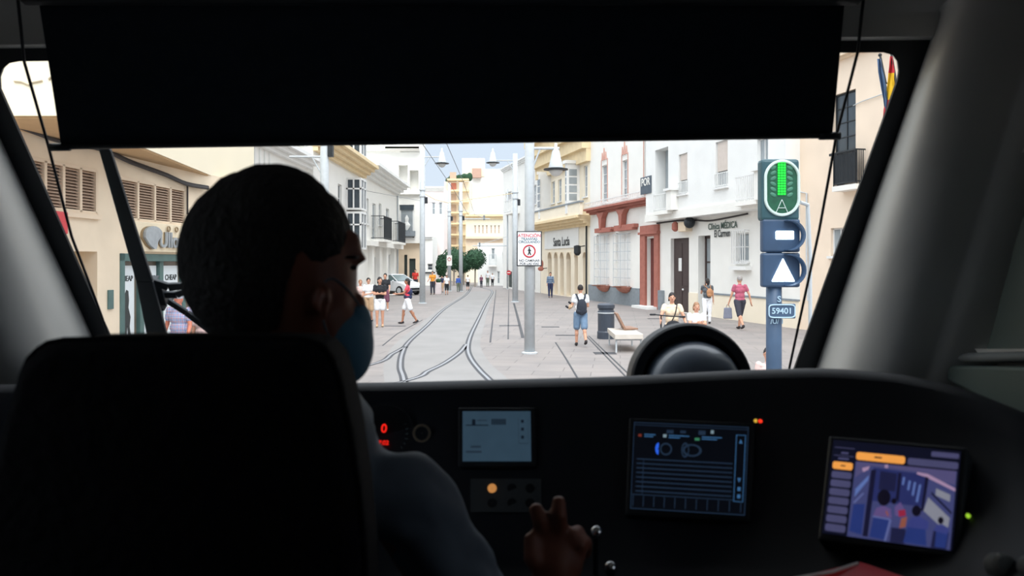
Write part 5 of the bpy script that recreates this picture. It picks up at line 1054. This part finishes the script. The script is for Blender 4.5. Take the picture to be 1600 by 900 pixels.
# displays on the dashboard
def screen(name, q, label, lit, elems, bz=7, lift=.014):
    """q: four photo-read corners tl,tr,br,bl placed on the dashboard face"""
    cx = sum(p[0] for p in q)/4; cy = sum(p[1] for p in q)/4
    c = [FP3(p[0], p[1], lift) for p in q]; PN = (c[1]-c[0]).cross(c[3]-c[0]).normalized(); cam_ = Vector((0, 0, EYE)); pk = PN.dot(c[0]-cam_)
    def ray(px, py, o=0): v = W(px, py, 1)-cam_; return cam_+v*((pk+0)/PN.dot(v))+(PN if PN.y > 0 else -PN)*o
    c = [ray(*p) for p in q]; root = thing(name, (c[2]+c[3])/2, label, 'display')
    o4 = [ray(p[0]+(bz if p[0] > cx else -bz), p[1]+(bz if p[1] > cy else -bz), .001) for p in q]; bk = [ray(p[0]+(bz if p[0] > cx else -bz), p[1]+(bz if p[1] > cy else -bz), .04) for p in q]
    N = (c[1]-c[0]).cross(c[3]-c[0]).normalized()
    if N.y > 0: N = -N
    mb = MB(); mb.hexa(list(reversed(o4))+list(reversed(bk))); mb.obj('housing', m_blk, root, bevel=.004)
    def uv(u, v, o=0): return (c[0]*(1-u)+c[1]*u)*(1-v)+(c[3]*(1-u)+c[2]*u)*v+N*(.0012+o)
    def rect(m_, u0, v0, u1, v1, o, mb=None):
        mb = mb or MB(); mb.prism([uv(u0, v0, o), uv(u1, v0, o), uv(u1, v1, o), uv(u0, v1, o)], -N*.0006); return mb
    rect(None, 0, 0, 1, 1, 0).obj('screen', lit, root)
    for nm, m_, rs, o in [(e[0][:-1], e[1], [r1], e[3]) for e in elems if e[0][-1] == '*' for r1 in e[2]]+[e for e in elems if e[0][-1] != '*']:
        mb = MB()
        for r_ in rs:
            if not isinstance(r_[0], tuple): rect(None, *r_, o, mb)
            else: mb.prism([uv(a, b_, o) for a, b_ in r_], -N*.0006)
        mb.obj(nm, m_, root)
    return root, uv
def gl(n_, rgb): return glow('lit_'+n_, rgb, 1.0)
g_l = gl('slate', (42, 60, 74)); g_ld = gl('slate_dark', (12, 20, 30)); g_lm = gl('slate_mid', (30, 42, 54))
bars = [(.43+i*.027, .16, .43+i*.027+.019, .28) for i in range(8)]
screen('left_display', [(723, 643), (829, 643), (830, 721), (723, 721)], 'small pale slate-blue lit display on the dashboard beside the speed readout', g_l, [
    ('black_marks', g_ld, bars+[(.05, .28, .38, .30), (.14, .17, .19, .28), (.86, .18, .90, .24), (.86, .34, .90, .40), (.86, .50, .90, .56)], .0004),
    ('text_lines', g_lm, [(.12, .70, .27, .74), (.05, .80, .28, .84), (.22, .18, .36, .20), (.82, .14, .825, .66), (.96, .14, .965, .66), (.82, .65, .965, .66)], .0004)], 8)
g_b = gl('night', (5, 7, 13)); g_bl = gl('night_line', (28, 42, 60)); g_bb = gl('bright_line', (50, 90, 130)); g_blue = gl('blue_dot', (40, 90, 210)); g_r = gl('dull_red', (100, 40, 30)); g_g = gl('dull_green', (50, 110, 80)); g_w = gl('dull_white', (110, 130, 140))
lines = [(.04, .435+i*.052, .88, .435+i*.052+.012) for i in range(8)]
cells = [(.02+i*.094, .855, .02+i*.094+.006, .97) for i in range(11)]
def ringp(cu, cv, ru, rv, w_=.25, a0=0, a1=360, n=14):
    r_ = []
    for i in range(n):
        t0 = math.radians(a0+(a1-a0)*i/n); t1 = math.radians(a0+(a1-a0)*(i+1)/n)
        r_.append([(cu+ru*math.cos(t0), cv+rv*math.sin(t0)), (cu+ru*math.cos(t1), cv+rv*math.sin(t1)), (cu+ru*(1-w_)*math.cos(t1), cv+rv*(1-w_)*math.sin(t1)), (cu+ru*(1-w_)*math.cos(t0), cv+rv*(1-w_)*math.sin(t0))])
    return r_
screen('centre_display', [(991, 660), (1170, 668), (1164, 806), (985, 795)], 'dark blue control display with rows of lines and a blue-lit tram diagram', g_b, [
    ('table_lines', g_bl, lines+[(.10, .435, .105, .85)]+[(0, 0, 1, .008), (0, .992, 1, 1), (0, 0, .006, 1), (.994, 0, 1, 1), (0, .03, 1, .036), (0, .84, .9, .848)]+cells+[(.30, .08, .36, .12), (.42, .08, .47, .11), (.58, .07, .64, .12)], .0004),
    ('scroll_bar', g_bb, [(.90, .10, .905, .86), (.975, .10, .98, .86), (.90, .10, .98, .105), (.90, .855, .98, .86), [(.925, .20), (.955, .20), (.94, .15)], [(.925, .60), (.955, .60), (.94, .65)], (.93, .70, .955, .74), (.93, .78, .955, .82)], .0004),
    ('tram_diagram', g_bl, ringp(.30, .31, .055, .075)+ringp(.53, .31, .085, .075)+ringp(.47, .31, .035, .09), .0004), ('blue_cab_mark', g_blue, ringp(.235, .31, .03, .07, .8, 90, 270), .0006),
    ('red_mark', g_r, [(.045, .145, .075, .175)], .0004), ('white_mark', g_w, [(.27, .135, .30, .17), (.685, .06, .71, .10)], .0004), ('green_mark', g_g, [(.55, .16, .59, .19)], .0004),
    ('caption_lines', g_bb, [(.10, .14, .20, .15), (.10, .165, .18, .175), (.32, .14, .5, .15), (.32, .165, .42, .175), (.61, .14, .78, .15), (.61, .165, .74, .175)], .0004)], 9)
g_v = gl('camera_violet', (58, 62, 104)); g_v2 = gl('camera_light', (112, 110, 150)); g_v3 = gl('camera_dark', (20, 20, 44)); g_v4 = gl('camera_blue', (36, 56, 116)); g_pk = gl('camera_pink', (150, 120, 150)); g_wh = gl('camera_white', (150, 152, 160)); g_or = gl('orange_button', (226, 150, 70)); g_bt = gl('violet_button', (66, 66, 98)); g_sd = gl('camera_red', (120, 40, 60)); g_wood = gl('camera_brown', (90, 50, 60)); g_pan = gl('camera_panel', (12, 14, 30)); g_sky = gl('camera_paleblue', (84, 104, 160))
def rr(u0, v0, u1, v1, r_=.3):   # pill-shaped button
    h_ = (v1-v0); k = h_*r_*.75; pts = []
    for cx_, cy_, a0 in ((u1-k, v1-h_*r_, 0), (u0+k, v1-h_*r_, 90), (u0+k, v0+h_*r_, 180), (u1-k, v0+h_*r_, 270)):
        for j in range(5): a_ = math.radians(a0+j*22.5); pts.append((cx_+k*math.cos(a_), cy_+h_*r_*math.sin(a_)))
    return pts
SCR = [
    ('camera_picture', g_v, [(.21, .22, .985, 1.0)], .0004),
    ('picture_ceiling', gl('camera_ceiling', (74, 70, 108)), [[(.22, .22), (.98, .22), (.98, .36), (.80, .33), (.76, .27), (.34, .25), (.22, .40)]], .0005),
    ('picture_back_wall', gl('camera_back_wall', (36, 42, 88)), [[(.36, .27), (.77, .29), (.76, .62), (.36, .62)]], .0006),
    ('picture_dark_column', g_v3, [[(.345, .30), (.385, .29), (.375, .98), (.335, .98)], [(.56, .30), (.585, .30), (.585, .60), (.56, .58)], [(.765, .31), (.79, .32), (.775, .66), (.755, .66)]], .0008),
    ('picture_dark_panel*', gl('camera_dim', (26, 28, 58)), [[(.42, .30), (.55, .31), (.55, .50), (.42, .50)], [(.86, .84), (.97, .84), (.96, 1.0), (.85, 1.0)], (.55, .86, .66, 1.0)], .0007),
    ('picture_window*', g_sky, [[(.235, .52), (.33, .36), (.33, .41), (.235, .60)], [(.60, .34), (.615, .34), (.61, .42), (.597, .42)], [(.645, .37), (.66, .37), (.655, .47), (.64, .47)], [(.685, .38), (.70, .38), (.692, .52), (.678, .52)], [(.725, .40), (.74, .40), (.728, .58), (.712, .58)]], .0009),
    ('picture_side_window', gl('camera_glare', (120, 122, 134)), [[(.80, .52), (.965, .70), (.955, .84), (.775, .66)], [(.85, .42), (.955, .47), (.955, .54), (.85, .49)]], .0007),
    ('picture_window_bar', g_v3, [[(.82, .46), (.975, .64), (.975, .665), (.82, .485)]], .0010),
    ('picture_ceiling_light*', gl('camera_lamp', (150, 124, 152)), [[(.70, .27), (.78, .28), (.985, .40), (.985, .43), (.77, .315), (.70, .295)], [(.45, .225), (.475, .225), (.475, .26), (.45, .26)], [(.27, .29), (.33, .26), (.32, .30), (.28, .33)]], .0008),
    ('picture_seats', gl('camera_seat', (34, 48, 104)), [[(.235, .68), (.325, .66), (.325, .97), (.225, .95)], [(.405, .78), (.53, .79), (.515, .99), (.39, .98)], [(.67, .83), (.80, .80), (.82, .99), (.65, .99)], [(.88, .82), (.965, .82), (.955, .99), (.88, .99)]], .0009),
    ('picture_seat_rail', gl('camera_rail', (84, 92, 140)), [[(.40, .77), (.535, .78), (.535, .795), (.40, .785)], [(.53, .79), (.545, .79), (.52, 1.0), (.505, 1.0)], [(.23, .66), (.30, .55), (.31, .555), (.24, .67)]], .0011),
    ('picture_shoulders', gl('camera_lilac', (86, 70, 116)), [[(.40, .77), (.42, .69), (.47, .66), (.53, .68), (.545, .77)], [(.56, .66), (.60, .60), (.63, .66), (.62, .74), (.57, .74)]], .0010),
    ('picture_blue_backs', gl('camera_blueback', (50, 56, 112)), [[(.66, .84), (.69, .74), (.75, .72), (.82, .76), (.82, .84)], [(.86, .84), (.88, .78), (.92, .77), (.965, .80), (.96, .86)]], .0010),
    ('picture_heads', gl('camera_black', (14, 12, 26)), [[(.47+.052*math.cos(t), .575+.085*math.sin(t)) for t in [i*.524 for i in range(12)]], [(.725+.034*math.cos(t), .67+.055*math.sin(t)) for t in [i*.524 for i in range(12)]], [(.905+.02*math.cos(t), .735+.035*math.sin(t)) for t in [i*.524 for i in range(12)]], [(.55+.02*math.cos(t), .60+.03*math.sin(t)) for t in [i*.524 for i in range(12)]]], .0013),
    ('picture_red_shirt', gl('camera_crimson', (130, 34, 58)), [[(.59, .69), (.64, .67), (.65, .73), (.60, .75)]], .0013), ('picture_orange_arm', gl('camera_amberarm', (128, 74, 62)), [[(.62, .76), (.66, .74), (.655, .84), (.61, .86)], [(.50, .70), (.52, .74), (.515, .76), (.495, .72)]], .0013),
    ('orange_button*', g_or, [rr(.21, .115, .60, .20), rr(.02, .245, .19, .325)], .0008),
    ('violet_button*', g_bt, [rr(.62, .125, .99, .20)]+[rr(.02, .35+i*.092, .19, .35+i*.092+.072) for i in range(7)]+[rr(.79, .03, .99, .085)], .0004),
    ('caption_lines', g_bt, [(.02, .08, .19, .085), (.02, .17, .19, .175), (.08, .13, .14, .15), (.06, .195, .15, .215)], .0004),
    ('button_text', g_pan, [(.36, .15, .42, .165), (.09, .28, .13, .292)], .0012)]
screen('right_display', [(1303, 688), (1502, 706), (1488, 861), (1285, 833)], 'colour display with orange buttons and a camera picture of the passenger saloon', g_pan, SCR, 9, .034)
# instruments
def fn(px, py, off=0): return FP3(px, py, off)
RX = Matrix.Rotation(math.pi/2-.35, 3, 'X')
def dial(mb, px, py, r0, r1, off=.004, seg=32):
    c = fn(px, py, off); s_ = DF(px, py)/FP; mb.lathe([(r0*s_, -.002), (r0*s_, .002), (r1*s_, .002), (r1*s_, -.002)], c, seg, RX)
sp_ = thing('speedometer', fn(600, 685), 'round black speedometer with red lit zero and small red digits', 'speedometer')
g_red = glow('red_led', (235, 34, 24), 1.1); mb = MB(); dial(mb, 600, 676, 46, 43); mb.obj('rim', m_blk, sp_)
mb = MB()
for i in range(22):
    a_ = math.radians(-40+i*12.4); p0 = fn(600+38*math.cos(a_), 676-38*math.sin(a_), .003); p1 = fn(600+34*math.cos(a_), 676-34*math.sin(a_), .003); mb.tube([p0, p1], .0006, 4)
mb.obj('tick_marks', gl('tick', (26, 34, 36)), sp_)
M_ = frame(fn(600, 670, .008), FX, (0, .35, .94)); text('0', .022, M_, g_red, sp_, name='digit', ext=.0006); text('07:02', .011, frame(fn(597, 692, .008), FX, (0, .35, .94)), g_red, sp_, name='clock_digits', ext=.0006)
rb = thing('ring_knob', fn(659, 677), 'dim ring-shaped knob between the speedometer and the pale display', 'knob'); mb = MB(); dial(mb, 659, 677, 14, 11, .006); mb.obj('ring', mat('dull_bronze_ring', (150, 136, 116), .5, metal=.4), rb); mb = MB(); dial(mb, 659, 677, 10, 1, .006); mb.obj('cap', m_blk, rb)
bp_ = thing('button_panel', fn(790, 790), 'dim button panel with one amber-lit round button under the pale display', 'button panel')
a_ = [(735, 748), (846, 748), (846, 800), (735, 800)]; mb = MB(); mb.hexa([fn(*p, .003) for p in reversed(a_)]+[fn(*p, -.01) for p in reversed(a_)]); mb.obj('plate', mat('panel_grey', (62, 68, 72), .6), bp_)
for i, px in enumerate((769, 800, 828)):
    for j, py in enumerate((763, 786)):
        mb = MB(); dial(mb, px, py, 7, .5, .007, 16)
        mb.obj('button', glow('amber_led', (176, 120, 66), 1.0) if (i, j) == (0, 0) else m_blk, bp_)
for px, py, nm, m_, lb in ((1181, 657.5, 'indicator_light', glow('amber_dot', (210, 170, 60), 1.0), 'tiny yellow indicator light beside the dark blue display'), (1188, 658, 'indicator_light', glow('red_dot', (240, 50, 30), 1.4), 'tiny red indicator light beside the dark blue display'), (1512, 806, 'indicator_light', glow('green_dot', (150, 200, 50), 1.0), 'tiny green indicator light beside the camera display')):
    t = thing(nm, fn(px, py), lb, 'indicator light'); mb = MB(); c = fn(px, py, .004); mb.ell(c, (.0034, .003, .003)); mb.obj('lens', m_, t); mb = MB(); dial(mb, px, py, 5, 4.2, .003, 14); mb.obj('bezel', m_blk, t)
for px, py, r_, lb in ((1560, 884, 19, 'dark rotary knob below the green indicator light'), (1612, 888, 19, 'dark rotary knob at the dashboard end beyond the other knob')):
    t = thing('rotary_knob', fn(px, py), lb, 'knob'); mb = MB(); s_ = DF(px, py)/FP; mb.lathe([(r_*s_, -.005), (r_*s_, .012), (r_*s_*.8, .018)], fn(px, py), 22, RX); mb.obj('cap', m_drk, t); mb = MB(); p = fn(px, py-10, .02); mb.box(p-Vector((.001, .002, .006)), p+Vector((.001, .002, .006))); mb.obj('pointer', m_gry, t)
m_chrome = mat('chrome', (210, 212, 214), .12, metal=1, var=.02)
for px, py, d, lb in ((932, 832, 1.16, 'small chrome-tipped lever beside the driver\'s hand, the upper of two'), (954, 888, 1.10, 'small chrome-tipped lever beside the driver\'s hand, the lower of two')):
    c = W(px, py, d); base = Vector((c.x, c.y+.02, c.z-.09)); t = thing('control_lever', base, lb, 'lever'); mb = MB(); mb.tube([base-Vector((0, 0, .03)), c], .004, 8); mb.obj('stem', m_blk, t); mb = MB(); mb.ell(c, .010); mb.obj('tip', m_chrome, t, smooth=True)
    mb = MB(); mb.lathe([(.02, -.02), (.018, .0), (.008, .02)], base, 14); mb.obj('boot', m_blk, t)
rf = thing('red_folder', W(1330, 905, .96), 'red folder with white edge lying on the dashboard below the camera display', 'folder')
mb = MB(); f = [W(1345, 878, .99), W(1425, 905, .93), W(1415, 960, .86), W(1215, 960, .86), W(1240, 903, .93)]; mb.prism(f, (0, 0, -.006)); mb.obj('cover', mat('red_folder_card', (226, 40, 40), .5, var=.08), rf); mb = MB(); mb.tube([W(1240, 904, .929), W(1300, 893, .955), W(1340, 880, .985)], .0022, 5); mb.obj('white_edge', m_white, rf)

# black dome in a ring on the dashboard, against the windscreen
DD = 1.80; s_ = DD/FP; cc = W(1080, 601, DD); do = thing('dashboard_dome', (cc.x, DD, cc.z-.12), 'glossy black dome in a thick black ring standing on the dashboard before the windscreen', 'dome')
MD = Matrix.Rotation(math.pi/2-.06, 3, 'X')
mb = MB(); mb.lathe([(77*s_, -.03), (77*s_, .005), (79*s_, .012), (92*s_, .012), (96*s_, .004), (96*s_, -.06), (77*s_, -.06)], cc, 56, MD); mb.obj('ring', m_blk, do, smooth=False, bevel=.002)
mb = MB(); R_ = 79*s_; mb.ell((cc.x+.004, cc.y+.004, cc.z-.004), (75*s_, 64*s_, 72*s_), None, 48, 32); mb.obj('dome', mat('glossy_black', (84, 98, 114), .42, var=.05, spec=.9, coat=.6), do, smooth=True)
mb = MB(); mb.lathe([(.09, -.14), (.06, -.02)], (cc.x, cc.y+.02, cc.z), 20); mb.obj('foot', m_blk, do)

# sun blind with its guide cords
sbp = [WP(60, -6, -.10), WP(1320, -6, -.10), WP(1300, 213, -.10), WP(96, 228, -.10)]
bd = thing('sun_blind', (sbp[0]+sbp[1])/2, 'wide black roller sun blind pulled part way down the windscreen', 'blind')
mb = MB(); nx_, nz_ = 20, 6; vs = []
for j in range(nz_+1):
    for i in range(nx_+1):
        u, v = i/nx_, j/nz_; p = (sbp[0]*(1-u)+sbp[1]*u)*(1-v)+(sbp[3]*(1-u)+sbp[2]*u)*v; vs.append(p+NW*.006*math.sin(u*9+v*2)*v*(1-v))
mb.add(vs, [(j*(nx_+1)+i, j*(nx_+1)+i+1, (j+1)*(nx_+1)+i+1, (j+1)*(nx_+1)+i) for j in range(nz_) for i in range(nx_)]); o = mb.obj('cloth', m_blind, bd, smooth=True); sd = o.modifiers.new('t', 'SOLIDIFY'); sd.thickness = .002
p0, p1 = WP(78, 230, -.105), WP(1312, 212, -.105); mb = MB(); mb.tube([p0, p1], .0065, 10); mb.tube([p0, p0+(p1-p0).normalized()*.05], .010, 10); mb.tube([p1, p1-(p1-p0).normalized()*.05], .010, 10); mb.obj('bottom_bar', m_blk, bd, smooth=True)
mb = MB(); q0, q1 = sbp[0]+Vector((-.03, 0, .015)), sbp[1]+Vector((.03, 0, .015)); mb.tube([q0, q1], .035, 14); mb.obj('roller', m_blk, bd, smooth=True)
for pts, lb in ((((28, 0), (38, 97), (75, 226), (112, 370), (150, 470), (168, 520), (190, 600)), 'thin black guide cord of the blind at the shopfront end'), (((1349, 0), (1340, 82), (1307, 211), (1280, 360), (1256, 470), (1234, 572), (1228, 605)), 'thin black guide cord of the blind at the signal end')):
    mb = MB(); mb.tube([WP(x, y, -.10) for x, y in pts], .0036, 8); tag(mb.obj('guide_cord', m_blk, smooth=True), lb, 'cord')
# ceiling details
for px, lb in ((300, 'dark round ceiling grommet above the blind towards the shop end'), (880, 'dark round ceiling grommet above the blind towards the signal end')):
    p = W(px, -6, 1.55); t = thing('ceiling_grommet', (p.x, 1.5, CZ-.01), lb, 'grommet'); mb = MB(); mb.lathe([(.05, -.012), (.055, 0), (.055, .02)], (p.x, 1.5, CZ-.012), 20); mb.obj('disc', m_blk, t)

# windscreen wiper on the outside of the glass
m_wip = mat('wiper_black', (26, 34, 40), .5, var=.1)
wi = thing('windscreen_wiper', WP(250, 600, .10), 'large black windscreen wiper outside the glass at the shop end', 'wiper')
def strip(pts, ws, off, nm, th_=.012):
    mb = MB(); P_ = [WP(x, y, off) for x, y in pts]
    for i in range(len(P_)-1):
        a, b2 = P_[i], P_[i+1]; t = (b2-a).normalized(); s2 = t.cross(NW).normalized()
        w0, w1 = ws[i]/2*a.y/FP, ws[i+1]/2*b2.y/FP
        mb.hexa([a-s2*w0, a+s2*w0, b2+s2*w1, b2-s2*w1, a-s2*w0+NW*th_, a+s2*w0+NW*th_, b2+s2*w1+NW*th_, b2-s2*w1+NW*th_])
    return mb.obj(nm, m_wip, wi, bevel=.003)
strip([(150, 205), (163, 235), (225, 440), (246, 530), (262, 600)], [16, 18, 26, 32, 34], .09, 'blade'); strip([(224, 436), (262, 450), (296, 447)], [8, 14, 10], .11, 'arm_joint'); strip([(236, 462), (275, 462), (300, 452)], [10, 12, 8], .125, 'link')
strip([(228, 440), (240, 446), (248, 478), (236, 486)], [6, 22, 24, 10], .115, 'pivot_body', .03); strip([(240, 458), (290, 490), (345, 532), (400, 590)], [10, 10, 10, 10], .14, 'lower_arm'); strip([(285, 450), (325, 490), (380, 560)], [8, 9, 9], .16, 'upper_arm')

# ------------------------------------------------------------ driver's seat and driver
DSE = .78; st_ = thing('driver_seat', (W(300, 700, DSE).x, .75, FZ0), 'black high-backed driver\'s seat with rounded top', 'seat')
oc = [(60, 548), (75, 538), (100, 533), (180, 530.5), (300, 530), (420, 530), (475, 532), (500, 541), (518, 562), (532, 610), (546, 680), (558, 760), (568, 860), (574, 1000), (570, 1250), (-30, 1250), (-20, 900), (-5, 760), (12, 670), (36, 585), (46, 562)]
mb = MB(); F_ = [W(x, y, DSE-.035) for x, y in oc]; ctr = sum(F_, Vector())/len(F_)
N_ = len(F_); lay = [(1.0, 0), (1.0, .07)]
front = [ctr+(p-ctr)*.955+Vector((0, -.02, 0)) for p in F_]; front2 = [ctr+(p-ctr)*.88+Vector((0, -.028, 0)) for p in F_]
back = [Vector((p.x, p.y+.075, p.z)) for p in F_]
vs = front2+front+F_+back; fs = [tuple(range(N_))]
for k in range(3): fs += [(k*N_+(i+1) % N_, k*N_+i, (k+1)*N_+i, (k+1)*N_+(i+1) % N_) for i in range(N_)]
fs += [tuple(reversed([3*N_+i for i in range(N_)]))]; mb.add(vs, fs); mb.obj('backrest', m_seat, st_, smooth=True)
mb = MB(); mb.tube(F_+[F_[0]], .004, 6); mb.obj('piping', m_seat, st_, smooth=True)
sx0 = W(300, 700, DSE).x; mb = MB(); mb.box((sx0-.24, .72, 1.38), (sx0+.24, 1.2, 1.5)); mb.obj('cushion', m_seat, st_, bevel=.04); mb = MB(); mb.lathe([(.22, 0), (.22, .04), (.06, .08), (.06, .44)], (sx0, .92, FZ0), 20); mb.obj('pedestal', m_blk, st_)

m_dskin = mat('driver_skin', (118, 66, 48), .55, var=.08, scale=30); m_dhair = mat('driver_hair', (16, 13, 13), .8, var=.2, scale=120, bump=.5); m_shirt = mat('pale_blue_shirt', (100, 111, 124), .85, var=.06, scale=20); m_mask = mat('blue_face_mask', (78, 124, 148), .8, var=.05, scale=30)
dr = thing('person', (sx0, .95, 1.5), 'driver in pale blue shirt and blue face mask, one hand raised over the controls', 'person')
HD = .93; hs = HD/FP
def hb(mb, px, py, rx, rz, ry, d=HD): mb.ell(W(px, py, d), (rx*d/FP, ry*d/FP, rz*d/FP), seg=28, ring=18)
def hcap(mb, a, b2, ra, rb): A = W(*a); B2 = W(*b2); mb.cap(A, B2, ra*A.y/FP, rb*B2.y/FP, 16)
mb = MB()
hb(mb, 410, 400, 116, 124, 98); hb(mb, 440, 350, 86, 82, 90); hb(mb, 402, 430, 106, 104, 102); hb(mb, 482, 430, 75, 128, 85); hb(mb, 515, 520, 50, 76, 60); hb(mb, 545, 385, 20, 26, 26); hb(mb, 562, 404, 11, 8, 14)
hb(mb, 556, 478, 17, 22, 16, .94)
hb(mb, 506, 474, 8, 27, 16, .868); hb(mb, 512, 462, 6, 14, 12, .862)
hcap(mb, (440, 500, .94), (425, 690, .97), 72, 78)
hcap(mb, (300, 710, .98), (560, 765, .98), 60, 55); hcap(mb, (430, 720, .98), (430, 1080, .98), 150, 130)
hcap(mb, (615, 785, .99), (735, 985, 1.0), 48, 42); hcap(mb, (735, 985, 1.0), (866, 925, 1.05), 42, 31); hcap(mb, (250, 760, .99), (110, 1000, 1.0), 52, 44)
hcap(mb, (110, 1000, 1.0), (180, 1040, 1.2), 42, 30)
# right hand over the controller: palm, four fingers, thumb
hd_ = 1.06
hcap(mb, (866, 925, 1.05), (868, 880, hd_), 31, 33)
for a, b2, ra, rb in (((856, 838, hd_+.01), (852, 884, hd_), 19, 20), ((873, 834, hd_+.01), (870, 884, hd_), 19, 21), ((891, 842, hd_+.01), (884, 884, hd_), 18, 20), ((904, 856, hd_+.01), (892, 888, hd_), 15, 18)): hcap(mb, a, b2, ra, rb)
for ch in (((854, 838, 1.07), (845, 814, 1.06), (838, 797, 1.065), 15, 14, 12), ((873, 832, 1.07), (874, 806, 1.055), (873, 785, 1.065), 14.5, 13, 11.5)):
    hcap(mb, ch[0], ch[1], ch[3], ch[4]); hcap(mb, ch[1], ch[2], ch[4], ch[5])
for ch in (((893, 838, 1.065), (903, 832, 1.095), (905, 850, 1.12), 13.5, 12, 11), ((906, 852, 1.06), (915, 848, 1.085), (914, 864, 1.11), 12, 11, 10)):
    hcap(mb, ch[0], ch[1], ch[3], ch[4]); hcap(mb, ch[1], ch[2], ch[4], ch[5])
hcap(mb, (850, 888, 1.05), (832, 872, 1.045), 17, 15); hcap(mb, (832, 872, 1.045), (829, 843, 1.055), 14, 11.5)
# other hand resting on the desk edge
for i in range(5): hcap(mb, (170+i*9, 1040, 1.2), (165+i*12, 1020, 1.3), 11, 8)
# sitting legs
for x in (-.11, .11):
    A = Vector((sx0+x, .95, 1.60)); K = Vector((sx0+x*1.3, 1.36, 1.58)); F2 = Vector((sx0+x*1.2, 1.40, FZ0+.09)); mb.cap(A, K, .085, .06); mb.cap(K, F2, .055, .04)
body = blob(mb, 'body', m_dskin, dr, .0048, 2)
mb = MB(); hb(mb, 408, 400, 125, 133, 106); hb(mb, 428, 346, 98, 90, 98); hb(mb, 470, 362, 76, 76, 88); hb(mb, 402, 430, 112, 108, 108); hb(mb, 380, 325, 55, 56, 60); hb(mb, 502, 385, 48, 78, 82)
blob(mb, 'hair', m_dhair, dr, .005, 1, disp=(.0014, .01))
mb = MB(); hb(mb, 545, 540, 38, 60, 66, .935); hb(mb, 560, 515, 22, 44, 40, .94); hb(mb, 540, 575, 26, 26, 40, .935); blob(mb, 'face_mask', m_mask, dr, .004, 3)
mb = MB(); mb.tube(smooth_path([W(508, 440, .858), W(522, 436, .850), W(545, 455, .868), W(562, 478, .90)], 5), .0014, 6); mb.tube(smooth_path([W(505, 500, .862), W(512, 520, .862), W(530, 548, .875), W(545, 570, .89)], 5), .0014, 6); mb.obj('mask_strap', mat('grey_strap', (70, 84, 92), .8), dr, smooth=True)
mb = MB(); hcap(mb, (330, 712, .98), (585, 764, .985), 74, 64); hcap(mb, (585, 764, .985), (640, 776, .99), 64, 66); hcap(mb, (430, 720, .98), (430, 1100, .98), 165, 140); hcap(mb, (640, 776, .99), (752, 965, 1.0), 66, 64); hcap(mb, (250, 765, .99), (130, 960, 1.0), 64, 58); hcap(mb, (430, 650, .97), (430, 710, .975), 84, 100)
hb(mb, 450, 770, 140, 66, 86, .98); hcap(mb, (520, 715, .975), (560, 745, .98), 40, 45)
blob(mb, 'shirt', m_shirt, dr, .007, 3, disp=(.007, .035))
mb = MB(); hcap(mb, (430, 655, .965), (428, 668, .965), 90, 92); blob(mb, 'collar', m_shirt, dr, .006, 2)
mb = MB(); hb(mb, 553, 418, 6, 4, 6, .872); hb(mb, 549, 402, 12, 3, 8, .868); mb.obj('eye', m_eye, dr)
mb = MB(); c = W(866, 902, 1.055); mb.lathe([(.030, -.006), (.0315, 0), (.030, .006)], c, 28, Matrix.Rotation(.1, 3, 'Y')); mb.obj('watch_strap', mat('metal_watch', (120, 124, 122), .35, metal=.6), dr, smooth=True)
mb = MB()
for x in (-.11, .11):
    A = Vector((sx0+x, .95, 1.60)); K = Vector((sx0+x*1.3, 1.36, 1.58)); F2 = Vector((sx0+x*1.2, 1.40, FZ0+.14)); mb.cap(A, K, .10, .075); mb.cap(K, F2, .07, .06)
blob(mb, 'trousers', c_dk, dr, .012, 2)
for x in (-.11, .11): mb = MB(); mb.ell(Vector((sx0+x*1.2, 1.45, FZ0+.05)), (.05, .14, .05)); mb.obj('shoe', c_black, dr, smooth=True)
ct = thing('drive_controller', W(862, 880, 1.12)-Vector((0, 0, .08)), 'dark drive controller under the driver\'s raised fingers', 'controller'); c = W(858, 850, 1.115); mb = MB(); mb.cap(c+Vector((-.002, 0, 0)), c+Vector((.02, 0, 0)), .016, .016); mb.obj('grip', m_blk, ct, smooth=True); mb = MB(); mb.tube([c, c-Vector((0, 0, .12))], .012, 10); mb.obj('stem', m_blk, ct)

bpy.data.scenes.remove(TMP)
